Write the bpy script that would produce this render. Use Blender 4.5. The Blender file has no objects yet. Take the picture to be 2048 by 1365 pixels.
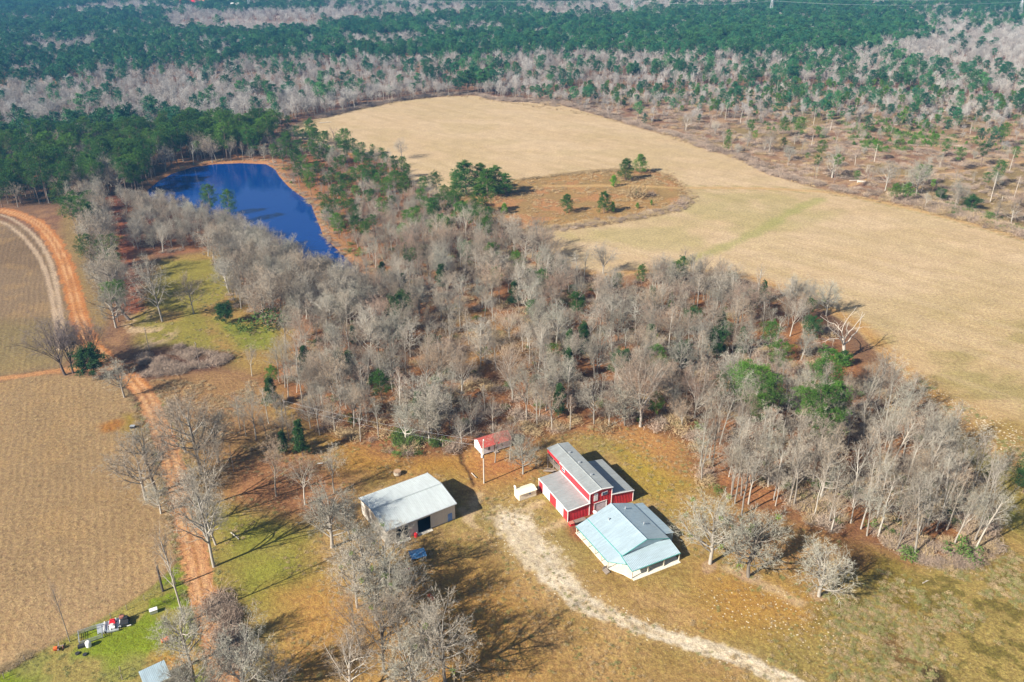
import bpy, math, random
import numpy as np
from mathutils import Vector
R = math.radians
# ------------------------------------------------------------------ camera, sky, sun, exposure
sc = bpy.context.scene
CAMH, FPX, PITCH, CX, CY = 130.0, 1650.0, R(26.48), 1024.0, 682.5
cam = bpy.data.cameras.new('camera'); camo = bpy.data.objects.new('camera', cam); sc.collection.objects.link(camo)
camo.location = (0, 0, CAMH); camo.rotation_euler = (R(90) - PITCH, 0, 0)
cam.sensor_width = 36; cam.lens = 36 * FPX / 2048; cam.clip_end = 20000; cam.clip_start = 1
sc.camera = camo
SX, SY = 1.247, 0.883                                   # shadow shift on the ground per metre of height
EL = math.atan(1 / math.hypot(SX, SY))
w = bpy.data.worlds.new('World'); sc.world = w; w.use_nodes = True
nt = w.node_tree; sky = nt.nodes.new('ShaderNodeTexSky'); sky.sky_type = 'NISHITA'; sky.sun_disc = False
sky.sun_elevation = EL; sky.sun_rotation = math.atan2(-SX, -SY)
nt.links.new(sky.outputs[0], nt.nodes['Background'].inputs[0]); nt.nodes['Background'].inputs[1].default_value = 0.05
sl = bpy.data.lights.new('sun', 'SUN'); sl.energy = 5.0; sl.angle = R(0.5); sl.color = (1, .94, .84)
so = bpy.data.objects.new('sun', sl); sc.collection.objects.link(so)
so.rotation_euler = Vector((SX, SY, -1)).to_track_quat('-Z', 'Y').to_euler()
sc.view_settings.view_transform = 'Standard'; sc.view_settings.look = 'None'; sc.view_settings.gamma = 1
sc.view_settings.exposure = 1.15
KALB = 0.52                                             # colour seen in sun -> albedo

C = sc.collection
rng = np.random.default_rng(7); random.seed(7)

# ------------------------------------------------------------------ geometry of the place: a pixel of the survey picture <-> ground point
cth, sth = math.cos(PITCH), math.sin(PITCH)
def at(px, py):
    X = (px - CX) / FPX; Y = (CY - py) / FPX
    t = CAMH / (sth - Y * cth)
    return (X * t, (cth + Y * sth) * t)
def at_np(P):
    P = np.asarray(P, float); X = (P[:, 0] - CX) / FPX; Y = (CY - P[:, 1]) / FPX
    t = CAMH / (sth - Y * cth); return np.stack([X * t, (cth + Y * sth) * t], 1)
def px_of(x, y, z=0.0):
    zz = z - CAMH; d = y * cth - zz * sth; u = y * sth + zz * cth
    d = np.where(d < 1, 1, d) if isinstance(d, np.ndarray) else max(d, 1)
    return CX + FPX * x / d, CY - FPX * u / d
def height_for(px, py, top):
    x, y = at(px, py); lo, hi = 0.5, 60
    for _ in range(30):
        m = (lo + hi) / 2
        if px_of(x, y, m)[1] > top: lo = m
        else: hi = m
    return lo

# ------------------------------------------------------------------ noise, polygons
_tab = rng.random((256, 256)).astype(np.float32)
def vnoise(x, y):
    xi = np.floor(x).astype(int); yi = np.floor(y).astype(int); fx = x - xi; fy = y - yi
    fx = fx * fx * (3 - 2 * fx); fy = fy * fy * (3 - 2 * fy)
    a = _tab[xi & 255, yi & 255]; b = _tab[(xi + 1) & 255, yi & 255]; c = _tab[xi & 255, (yi + 1) & 255]; d = _tab[(xi + 1) & 255, (yi + 1) & 255]
    return (a * (1 - fx) + b * fx) * (1 - fy) + (c * (1 - fx) + d * fx) * fy
def fbm(x, y, s, o=4):
    v = 0; a = .5; t = 0; x = x / s; y = y / s
    for k in range(o):
        v = v + a * vnoise(x + 17.3 * k, y + 9.1 * k); t += a; a *= .5; x = x * 2.03; y = y * 2.03
    return v / t
def inside(px, py, poly):
    r = np.zeros(px.shape, bool); n = len(poly); j = n - 1
    for i in range(n):
        xi, yi = poly[i]; xj, yj = poly[j]
        if yi != yj:
            r ^= ((yi > py) != (yj > py)) & (px < (xj - xi) * (py - yi) / (yj - yi) + xi)
        j = i
    return r
def dist_line(px, py, pts, closed=False):
    d = np.full(px.shape, 1e9); n = len(pts)
    for i in range(n if closed else n - 1):
        ax, ay = pts[i]; bx, by = pts[(i + 1) % n]; vx, vy = bx - ax, by - ay; L = vx * vx + vy * vy + 1e-9
        t = np.clip(((px - ax) * vx + (py - ay) * vy) / L, 0, 1)
        d = np.minimum(d, np.hypot(px - ax - t * vx, py - ay - t * vy))
    return d
def sstep(a, b, x):
    t = np.clip((x - a) / (b - a), 0, 1); return t * t * (3 - 2 * t)
def smooth_line(pts, n=6):
    P = np.array(pts, float); out = []
    for i in range(len(P) - 1):
        p0 = P[max(i - 1, 0)]; p1 = P[i]; p2 = P[i + 1]; p3 = P[min(i + 2, len(P) - 1)]
        for k in range(n):
            t = k / n
            out.append(.5 * ((2 * p1) + (-p0 + p2) * t + (2 * p0 - 5 * p1 + 4 * p2 - p3) * t * t + (-p0 + 3 * p1 - 3 * p2 + p3) * t ** 3))
    out.append(P[-1]); return np.array(out)

# ------------------------------------------------------------------ survey of the ground (picture coordinates, turned into metres)
POND = [(296, 380), (318, 362), (345, 347), (385, 334), (430, 328), (480, 326), (530, 328), (548, 338), (556, 352), (575, 373), (600, 392), (618, 402), (628, 430), (638, 455), (644, 472), (668, 495), (690, 515), (712, 540), (712, 562), (690, 574), (650, 560), (600, 530), (560, 510), (500, 476), (440, 440), (380, 418), (330, 402), (302, 392)]
FIELD = [(556, 268), (600, 245), (640, 236), (700, 222), (800, 202), (880, 194), (940, 191), (970, 193), (1000, 203), (1060, 205), (1120, 209), (1170, 224), (1230, 241), (1300, 262), (1370, 280), (1420, 302), (1480, 318), (1530, 345), (1580, 362), (1640, 379), (1720, 398), (1830, 416), (1920, 440), (2060, 482), (2300, 540), (2600, 800), (2400, 1000), (2060, 950), (1990, 915), (1935, 880), (1870, 810), (1800, 748), (1750, 700), (1705, 650), (1660, 625), (1560, 580), (1500, 560), (1430, 545), (1370, 545), (1280, 545), (1200, 560), (1130, 530), (1080, 495), (1052, 462), (1150, 456), (1240, 442), (1320, 424), (1365, 412), (1378, 398), (1375, 382), (1345, 352), (1290, 338), (1200, 342), (1100, 352), (1030, 362), (960, 385), (880, 395), (835, 378), (810, 340), (760, 318), (700, 306), (640, 290), (590, 275)]
ISLAND = [(1030, 362), (1100, 352), (1200, 342), (1290, 338), (1345, 352), (1375, 382), (1378, 398), (1365, 412), (1320, 424), (1240, 442), (1150, 456), (1052, 462), (1000, 470), (940, 430), (905, 400), (960, 385)]
LOWER_LEFT = [(-200, 775), (0, 765), (60, 752), (150, 752), (235, 760), (262, 800), (278, 850), (300, 900), (325, 980), (345, 1060), (352, 1120), (300, 1182), (235, 1222), (165, 1262), (60, 1312), (0, 1345), (-200, 1420), (-500, 1300)]
UPPER_LEFT = [(-400, 430), (0, 440), (40, 452), (80, 475), (105, 520), (122, 570), (138, 630), (150, 690), (120, 735), (0, 752), (-400, 790)]
YARD_GREEN = [(-100, 1390), (0, 1348), (60, 1314), (165, 1264), (235, 1224), (300, 1184), (352, 1130), (375, 1110), (392, 1180), (410, 1260), (425, 1330), (430, 1420), (0, 1500)]
ORANGE_ROAD = [(-60, 418), (0, 421), (40, 430), (75, 447), (102, 475), (122, 510), (137, 550), (150, 600), (162, 645), (185, 690), (222, 725), (262, 756), (290, 790), (310, 830), (330, 880), (345, 930), (360, 990), (375, 1050), (390, 1110), (402, 1170), (418, 1230), (432, 1290), (448, 1350), (468, 1440)]
SIDE_TRACK = [(-100, 770), (0, 757), (60, 750), (110, 742), (160, 738), (215, 735)]
TRACK_A = [(-60, 440), (0, 444), (32, 462), (62, 492), (85, 530), (98, 570), (107, 615), (113, 660), (118, 700)]
TRACK_B = [(-60, 428), (0, 430), (40, 448), (72, 476), (97, 515), (110, 560), (119, 610), (125, 655), (135, 700)]
GRAVEL = [(1020, 1040), (1050, 1078), (1085, 1125), (1115, 1165), (1170, 1205), (1230, 1235), (1300, 1262), (1380, 1285), (1460, 1312), (1540, 1345), (1620, 1385), (1700, 1430)]
FIELD_TRACK = [(1090, 372), (1250, 372), (1350, 376), (1450, 376), (1560, 379), (1660, 386), (1750, 402), (1880, 432), (2060, 482), (2200, 530)]
CUT_PATH = [(1700, 372), (1760, 352), (1830, 352), (1900, 346), (1960, 336), (2100, 318)]
LANE = [(222, 395), (236, 430), (245, 480), (254, 530), (262, 580), (270, 620)]
SWALE = [(1640, 398), (1590, 420), (1540, 450), (1470, 485), (1400, 512), (1340, 535)]
CUT = [(1000, 196), (1100, 190), (1180, 185), (1300, 190), (1400, 175), (1600, 180), (1800, 188), (2100, 205), (2400, 260), (2500, 600), (2060, 486), (1900, 437), (1720, 398), (1640, 379), (1530, 345), (1420, 302), (1300, 262), (1170, 224), (1060, 205)]
WOOD = [(560, 620), (690, 590), (740, 560), (730, 520), (800, 490), (900, 478), (1010, 480), (1090, 500), (1130, 560), (1200, 575), (1300, 560), (1430, 562), (1560, 600), (1640, 635), (1700, 710), (1770, 790), (1860, 865), (1930, 925), (1985, 985), (1995, 1045), (1950, 1105), (1820, 1118), (1740, 1080), (1640, 1058), (1560, 1022), (1480, 1015), (1395, 965), (1375, 885), (1280, 850), (1210, 866), (1100, 862), (1050, 890), (955, 880), (905, 905), (780, 915), (700, 885), (640, 862), (560, 780), (520, 740), (590, 690)]
LAKEWOOD = [(238, 395), (300, 398), (330, 406), (380, 421), (440, 443), (500, 479), (560, 514), (600, 532), (650, 563), (690, 578), (730, 585), (745, 620), (720, 660), (620, 645), (520, 648), (470, 620), (440, 560), (400, 500), (330, 510), (290, 500), (262, 500), (250, 450)]
LANEWEST = [(140, 415), (190, 395), (215, 395), (232, 480), (245, 540), (255, 600), (262, 640), (240, 655), (215, 610), (185, 520)]
WESTPINE = [(-300, 345), (0, 335), (90, 318), (180, 300), (300, 288), (460, 292), (548, 300), (520, 308), (470, 318), (400, 322), (345, 338), (300, 368), (285, 392), (230, 398), (150, 410), (90, 412), (0, 408), (-300, 420)]
EASTBANK = [(548, 296), (600, 262), (660, 262), (720, 285), (770, 318), (835, 372), (880, 398), (940, 430), (1010, 470), (1030, 490), (900, 478), (800, 490), (730, 515), (690, 495), (662, 478), (650, 450), (640, 420), (620, 395), (590, 372), (565, 345), (548, 325)]
YARDTREES = [(450, 780), (560, 780), (640, 862), (700, 885), (700, 930), (640, 960), (540, 900), (460, 860)]
def W(P): return at_np(P)
wPOND, wFIELD, wISLAND, wLL, wUL, wYG = map(W, (POND, FIELD, ISLAND, LOWER_LEFT, UPPER_LEFT, YARD_GREEN))
def WL(P): return smooth_line(W(P))
wROAD, wSIDE, wTA, wTB, wGRAV, wFT, wCP, wLANE, wSW = map(WL, (ORANGE_ROAD, SIDE_TRACK, TRACK_A, TRACK_B, GRAVEL, FIELD_TRACK, CUT_PATH, LANE, SWALE))

def sd(px, py, poly, pad=40):
    """signed distance (negative inside), exact near the outline only"""
    x0, y0 = poly.min(0) - pad; x1, y1 = poly.max(0) + pad
    m = (px > x0) & (px < x1) & (py > y0) & (py < y1)
    r = np.full(px.shape, float(pad))
    if m.any():
        a, b = px[m], py[m]; d = dist_line(a, b, poly, True); r[m] = np.where(inside(a, b, poly), -d, d)
    return r
def ld(px, py, line, pad=25):
    x0, y0 = line.min(0) - pad; x1, y1 = line.max(0) + pad
    m = (px > x0) & (px < x1) & (py > y0) & (py < y1); r = np.full(px.shape, float(pad))
    if m.any(): r[m] = dist_line(px[m], py[m], line)
    return r
def lin(c):
    c = np.array(c, float) / 255; return np.where(c <= .04045, c / 12.92, ((c + .055) / 1.055) ** 2.4)

# ------------------------------------------------------------------ materials
def newmat(name):
    m = bpy.data.materials.new(name); m.use_nodes = True; return m, m.node_tree, m.node_tree.nodes['Principled BSDF']
def N(nt, t, **kw):
    n = nt.nodes.new(t)
    for k, v in kw.items():
        if k in n.inputs: n.inputs[k].default_value = v
        else: setattr(n, k, v)
    return n
def mathn(nt, op, a, b=None):
    n = nt.nodes.new('ShaderNodeMath'); n.operation = op
    for i, v in enumerate((a, b)):
        if v is None: continue
        if isinstance(v, (int, float)): n.inputs[i].default_value = v
        else: nt.links.new(v, n.inputs[i])
    return n.outputs[0]
def noise(nt, vec, scale, detail=3, rough=.55, dist=0):
    n = nt.nodes.new('ShaderNodeTexNoise'); n.inputs['Scale'].default_value = scale; n.inputs['Detail'].default_value = detail
    n.inputs['Roughness'].default_value = rough; n.inputs['Distortion'].default_value = dist; nt.links.new(vec, n.inputs['Vector']); return n.outputs['Fac']
def maprange(nt, v, a, b, c, d):
    n = nt.nodes.new('ShaderNodeMapRange')
    for i, q in enumerate((a, b, c, d)): n.inputs[i + 1].default_value = q
    nt.links.new(v, n.inputs[0]); return n.outputs[0]
def mixc(nt, fac, a, b, mode='MIX'):
    n = nt.nodes.new('ShaderNodeMix'); n.data_type = 'RGBA'; n.blend_type = mode
    for i, v in ((0, fac), (6, a), (7, b)):
        if isinstance(v, (int, float)): n.inputs[i].default_value = v
        elif isinstance(v, (tuple, list)): n.inputs[i].default_value = (*v[:3], 1)
        else: nt.links.new(v, n.inputs[i])
    return n.outputs[2]
def simple(name, rgb, rough=.6, metal=0, vary=.12, nscale=1.2, spec=.5, bump=0, bscale=30, dirt=None, dirtamt=.3, streak=None):
    m, nt, b = newmat(name)
    tc = nt.nodes.new('ShaderNodeTexCoord'); v = tc.outputs['Object']
    f = noise(nt, v, nscale, 4); k = maprange(nt, f, .3, .7, 1 - vary, 1 + vary)
    h = nt.nodes.new('ShaderNodeHueSaturation'); h.inputs['Color'].default_value = (*rgb, 1); nt.links.new(k, h.inputs['Value'])
    col = h.outputs[0]
    if streak:
        mp = nt.nodes.new('ShaderNodeMapping'); mp.inputs['Scale'].default_value = streak; nt.links.new(v, mp.inputs[0]); sn = noise(nt, mp.outputs[0], 1.0, 4, .65)
        h2 = nt.nodes.new('ShaderNodeHueSaturation'); nt.links.new(col, h2.inputs['Color']); nt.links.new(maprange(nt, sn, .35, .65, .88, 1.05), h2.inputs['Value']); col = h2.outputs[0]
    if dirt: col = mixc(nt, maprange(nt, noise(nt, v, nscale * 2.7, 5, .7), .5, .75, 0, dirtamt), col, dirt)
    nt.links.new(col, b.inputs['Base Color']); b.inputs['Roughness'].default_value = rough; b.inputs['Metallic'].default_value = metal
    b.inputs['Specular IOR Level'].default_value = spec
    if bump:
        bn = nt.nodes.new('ShaderNodeBump'); bn.inputs['Strength'].default_value = bump; bn.inputs['Distance'].default_value = .05
        nt.links.new(noise(nt, v, bscale, 3), bn.inputs['Height']); nt.links.new(bn.outputs[0], b.inputs['Normal'])
    return m
def plant(name, c1, c2, rough=.8, trans=0.0, val=.3, spec=.15):
    """bark, twigs, needles: colour varies from plant to plant and along it"""
    m, nt, b = newmat(name)
    oi = nt.nodes.new('ShaderNodeObjectInfo'); tc = nt.nodes.new('ShaderNodeTexCoord')
    f = noise(nt, tc.outputs['Object'], .45, 2)
    f2 = mathn(nt, 'ADD', mathn(nt, 'MULTIPLY', oi.outputs['Random'], .75), mathn(nt, 'MULTIPLY', maprange(nt, f, .3, .7, 0, 1), .25))
    col = mixc(nt, f2, c1, c2)
    r2 = mathn(nt, 'FRACT', mathn(nt, 'MULTIPLY', oi.outputs['Random'], 7.31))
    h = nt.nodes.new('ShaderNodeHueSaturation'); nt.links.new(col, h.inputs['Color'])
    nt.links.new(maprange(nt, r2, 0, 1, 1 - val, 1 + val), h.inputs['Value'])
    nt.links.new(h.outputs[0], b.inputs['Base Color']); b.inputs['Roughness'].default_value = rough; b.inputs['Specular IOR Level'].default_value = spec
    if trans:
        t = nt.nodes.new('ShaderNodeBsdfTranslucent'); nt.links.new(h.outputs[0], t.inputs[0])
        mx = nt.nodes.new('ShaderNodeMixShader'); mx.inputs[0].default_value = trans
        nt.links.new(b.outputs[0], mx.inputs[1]); nt.links.new(t.outputs[0], mx.inputs[2]); nt.links.new(mx.outputs[0], nt.nodes['Material Output'].inputs[0])
    return m
M = {}
M['bark'] = plant('pale_bark', (.42, .385, .33), (.17, .14, .11), val=.3)
M['bark_dark'] = plant('dark_bark', (.17, .13, .11), (.10, .08, .07), val=.2)
M['bark_pine'] = plant('pine_bark', (.17, .11, .08), (.22, .165, .13), val=.2)
M['twig'] = plant('grey_twigs', (.32, .30, .25), (.27, .20, .135), val=.38)
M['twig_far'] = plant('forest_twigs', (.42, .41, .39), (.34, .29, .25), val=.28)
M['twig_dark'] = plant('dark_twigs', (.20, .16, .155), (.15, .12, .11), val=.2)
M['twig_pale'] = plant('pale_lichen_twigs', (.32, .31, .25), (.27, .245, .19), val=.22)
M['twig_tan'] = plant('tan_twigs', (.34, .265, .18), (.30, .20, .15), val=.25)
M['dead'] = plant('bleached_dead_wood', (.60, .55, .48), (.42, .36, .30), val=.15)
M['needle'] = plant('pine_needles', (.028, .088, .018), (.078, .150, .015), trans=.06, val=.35)
M['needle_far'] = plant('forest_pine_needles', (.018, .092, .050), (.062, .160, .045), trans=.1, val=.4)  # teal fade of the distance is put into the needle colour
M['needle_bright'] = plant('young_pine_needles', (.09, .20, .015), (.12, .25, .02), trans=.2, val=.2)
M['cedar'] = plant('cedar_foliage', (.028, .075, .022), (.045, .09, .025), trans=.1, val=.25)
M['mistletoe'] = plant('mistletoe_leaves', (.14, .22, .03), (.18, .25, .04), trans=.2, val=.15)
M['leaf'] = plant('green_bush_leaves', (.07, .13, .03), (.13, .19, .04), trans=.15, val=.3)
M['brush'] = plant('brown_brush', (.27, .195, .145), (.37, .29, .22), val=.3)
M['tuft_green'] = plant('green_grass_tuft', (.20, .21, .07), (.27, .25, .10), val=.2)
M['brush_dry'] = plant('dry_brush', (.42, .31, .17), (.33, .24, .13), val=.2)

def ground_material():
    m, nt, b = newmat('ground_surface')
    geo = nt.nodes.new('ShaderNodeNewGeometry'); P = geo.outputs['Position']
    a = nt.nodes.new('ShaderNodeAttribute'); a.attribute_name = 'col'; col = a.outputs['Color']
    q = nt.nodes.new('ShaderNodeAttribute'); q.attribute_name = 'sel'       # r furrows, g pale specks, b leaf litter / tufts
    sp = nt.nodes.new('ShaderNodeSeparateColor'); nt.links.new(q.outputs['Color'], sp.inputs[0])
    n1 = noise(nt, P, .9, 5, .65); n2 = noise(nt, P, .12, 4, .6); n3 = noise(nt, P, 3.2, 3, .7)
    v = mathn(nt, 'MULTIPLY', maprange(nt, n1, .32, .68, .76, 1.2), maprange(nt, n2, .3, .7, .90, 1.10))
    v = mathn(nt, 'MULTIPLY', v, maprange(nt, n3, .32, .68, .70, 1.26))
    # tufts and litter: strong dark/light mottling
    tn = noise(nt, P, 1.7, 4, .75); tv = maprange(nt, tn, .38, .62, .62, 1.25)
    tvm = nt.nodes.new('ShaderNodeMix'); tvm.inputs[2].default_value = 1
    nt.links.new(sp.outputs[2], tvm.inputs[0]); nt.links.new(tv, tvm.inputs[3]); v = mathn(nt, 'MULTIPLY', v, tvm.outputs[0])
    # furrows: rows that run away from the viewer and wander
    mp = nt.nodes.new('ShaderNodeMapping'); mp.inputs['Rotation'].default_value = (0, 0, R(-25)); nt.links.new(P, mp.inputs[0])
    wv = nt.nodes.new('ShaderNodeTexWave'); wv.inputs['Scale'].default_value = .17; wv.inputs['Distortion'].default_value = 5.0
    wv.inputs['Detail'].default_value = 3; wv.inputs['Detail Scale'].default_value = .25; nt.links.new(mp.outputs[0], wv.inputs['Vector'])
    fm = nt.nodes.new('ShaderNodeMix'); fm.inputs[2].default_value = 1
    fb = mathn(nt, 'MULTIPLY', sp.outputs[0], maprange(nt, n2, .35, .6, .15, 1))
    nt.links.new(fb, fm.inputs[0]); nt.links.new(maprange(nt, wv.outputs['Fac'], 0, 1, .86, 1.05), fm.inputs[3]); v = mathn(nt, 'MULTIPLY', v, fm.outputs[0])
    h = nt.nodes.new('ShaderNodeHueSaturation'); nt.links.new(col, h.inputs['Color']); nt.links.new(v, h.inputs['Value'])
    nt.links.new(maprange(nt, n1, .3, .7, .49, .512), h.inputs['Hue'])
    # pale specks of sand and stone
    vo = nt.nodes.new('ShaderNodeTexVoronoi'); vo.inputs['Scale'].default_value = 1.15; nt.links.new(P, vo.inputs['Vector'])
    spk = mathn(nt, 'LESS_THAN', mathn(nt, 'ADD', vo.outputs['Distance'], mathn(nt, 'MULTIPLY', n3, .25)), mathn(nt, 'ADD', mathn(nt, 'MULTIPLY', sp.outputs[1], .48), -.02))
    spk = mathn(nt, 'MULTIPLY', spk, mathn(nt, 'GREATER_THAN', noise(nt, P, .33, 2), .43))
    c2 = mixc(nt, mathn(nt, 'MULTIPLY', spk, .75), h.outputs[0], (.62, .54, .40))
    nt.links.new(c2, b.inputs['Base Color']); b.inputs['Roughness'].default_value = .95; b.inputs['Specular IOR Level'].default_value = .1
    bn = nt.nodes.new('ShaderNodeBump'); bn.inputs['Strength'].default_value = 1; bn.inputs['Distance'].default_value = .28
    hh = mathn(nt, 'ADD', mathn(nt, 'MULTIPLY', n1, 1.0), mathn(nt, 'MULTIPLY', wv.outputs['Fac'], mathn(nt, 'MULTIPLY', sp.outputs[0], .12)))
    hh = mathn(nt, 'ADD', hh, mathn(nt, 'MULTIPLY', n3, .35))
    nt.links.new(hh, bn.inputs['Height']); nt.links.new(bn.outputs[0], b.inputs['Normal'])
    return m
M['ground'] = ground_material()

# ------------------------------------------------------------------ mesh helpers
def mesh_np(name, V, faces_flat, sizes, mats, midx=None, smooth=False):
    me = bpy.data.meshes.new(name); V = np.asarray(V, np.float32); faces_flat = np.asarray(faces_flat, np.int32); sizes = np.asarray(sizes, np.int32)
    me.vertices.add(len(V)); me.vertices.foreach_set('co', V.ravel())
    me.loops.add(len(faces_flat)); me.loops.foreach_set('vertex_index', faces_flat)
    me.polygons.add(len(sizes)); st = np.concatenate([[0], np.cumsum(sizes)[:-1]]).astype(np.int32)
    me.polygons.foreach_set('loop_start', st); me.polygons.foreach_set('loop_total', sizes)
    for m in mats: me.materials.append(m)
    if midx is not None: me.polygons.foreach_set('material_index', np.asarray(midx, np.int32))
    if smooth: me.polygons.foreach_set('use_smooth', np.ones(len(sizes), bool))
    me.update(calc_edges=True); return me
def link(name, me, parent=None, loc=None):
    o = bpy.data.objects.new(name, me); C.objects.link(o)
    if parent: o.parent = parent
    if loc is not None: o.location = loc
    return o
def empty(name, label, cat, loc, rz=0, group=None):
    o = bpy.data.objects.new(name, None); C.objects.link(o); o.location = loc; o.rotation_euler = (0, 0, rz); o.empty_display_size = .5
    o['label'] = label; o['category'] = cat
    if group: o['group'] = group
    return o
def tag(o, label, cat, group=None):
    o['label'] = label; o['category'] = cat
    if group: o['group'] = group
    return o
class MB:
    def __init__(s): s.V = []; s.F = []
    def add(s, vs, fs):
        k = len(s.V); s.V += [tuple(v) for v in vs]; s.F += [tuple(i + k for i in f) for f in fs]
    def box(s, c, d, rz=0, rot=None):
        hx, hy, hz = d[0] / 2, d[1] / 2, d[2] / 2; cz, sz = math.cos(rz), math.sin(rz); vs = []
        for x in (-hx, hx):
            for y in (-hy, hy):
                for z in (-hz, hz):
                    q = Vector((x, y, z))
                    if rot: q = rot @ q
                    vs.append((c[0] + q.x * cz - q.y * sz, c[1] + q.x * sz + q.y * cz, c[2] + q.z))
        s.add(vs, [(0, 1, 3, 2), (4, 6, 7, 5), (0, 4, 5, 1), (2, 3, 7, 6), (0, 2, 6, 4), (1, 5, 7, 3)])
    def prism(s, top, th):
        """slab: polygon 'top' given as 3-D points, thickness th downwards"""
        n = len(top); s.add(list(top) + [(p[0], p[1], p[2] - th) for p in top],
                            [tuple(range(n)), tuple(range(2 * n - 1, n - 1, -1))] + [(i, i + n, (i + 1) % n + n, (i + 1) % n) for i in range(n)])
    def bar(s, a, b, w, n=4, w2=None):
        a = Vector(a); b = Vector(b); d = (b - a).normalized(); u = d.orthogonal().normalized()
        if abs(d.z) < .9: u = d.cross(Vector((0, 0, 1))).normalized()
        v = d.cross(u); vs = []; w2 = w if w2 is None else w2
        for p, ww in ((a, w), (b, w2)):
            for k in range(n):
                t = 2 * math.pi * (k + .5) / n; vs.append(p + (u * math.cos(t) + v * math.sin(t)) * ww * (.7071 if n == 4 else .5))
        s.add(vs, [(k, (k + 1) % n, (k + 1) % n + n, k + n) for k in range(n)] + [tuple(range(n - 1, -1, -1)), tuple(range(n, 2 * n))])
    def lathe(s, prof, c=(0, 0, 0), n=16):
        vs = []; fs = []
        for r, z in prof:
            for k in range(n):
                t = 2 * math.pi * k / n; vs.append((c[0] + r * math.cos(t), c[1] + r * math.sin(t), c[2] + z))
        for i in range(len(prof) - 1):
            for k in range(n): fs.append((i * n + k, i * n + (k + 1) % n, (i + 1) * n + (k + 1) % n, (i + 1) * n + k))
        fs.append(tuple(range(n - 1, -1, -1))); fs.append(tuple(range((len(prof) - 1) * n, len(prof) * n)))
        s.add(vs, fs)
    def tube(s, c, ax, r, L, n=14):
        """closed cylinder along axis ax ('x' or 'y') centred on c"""
        d = Vector((1, 0, 0)) if ax == 'x' else Vector((0, 1, 0)); c = Vector(c); s.bar(c - d * L / 2, c + d * L / 2, 2 * r, n)
    def corr(s, a, b, bot, top, pitch=.45, h=.05, out=None):
        """ribbed sheet between ground line a->b; bot(t), top(t) give 3-D points; ribs stand 'h' proud towards out"""
        a = Vector(a); b = Vector(b); L = (b - a).length; n = max(1, int(round(L / pitch))); ts = []; hs = []
        for i in range(n):
            for f, q in ((0, 0), (.62, 0), (.70, h), (.92, h)): ts.append((i + f) / n); hs.append(q)
        ts.append(1); hs.append(0); o = Vector(out); vs = []
        for t, q in zip(ts, hs): vs.append(Vector(bot(t)) + o * q); vs.append(Vector(top(t)) + o * q)
        s.add(vs, [(2 * i, 2 * i + 2, 2 * i + 3, 2 * i + 1) for i in range(len(ts) - 1)])
    def build(s, name, mat, parent=None, loc=None, smooth=False):
        me = bpy.data.meshes.new(name); me.from_pydata(s.V, [], s.F); me.materials.append(mat); me.update()
        if smooth:
            me.polygons.foreach_set('use_smooth', [True] * len(me.polygons))
        return link(name, me, parent, loc)

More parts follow.
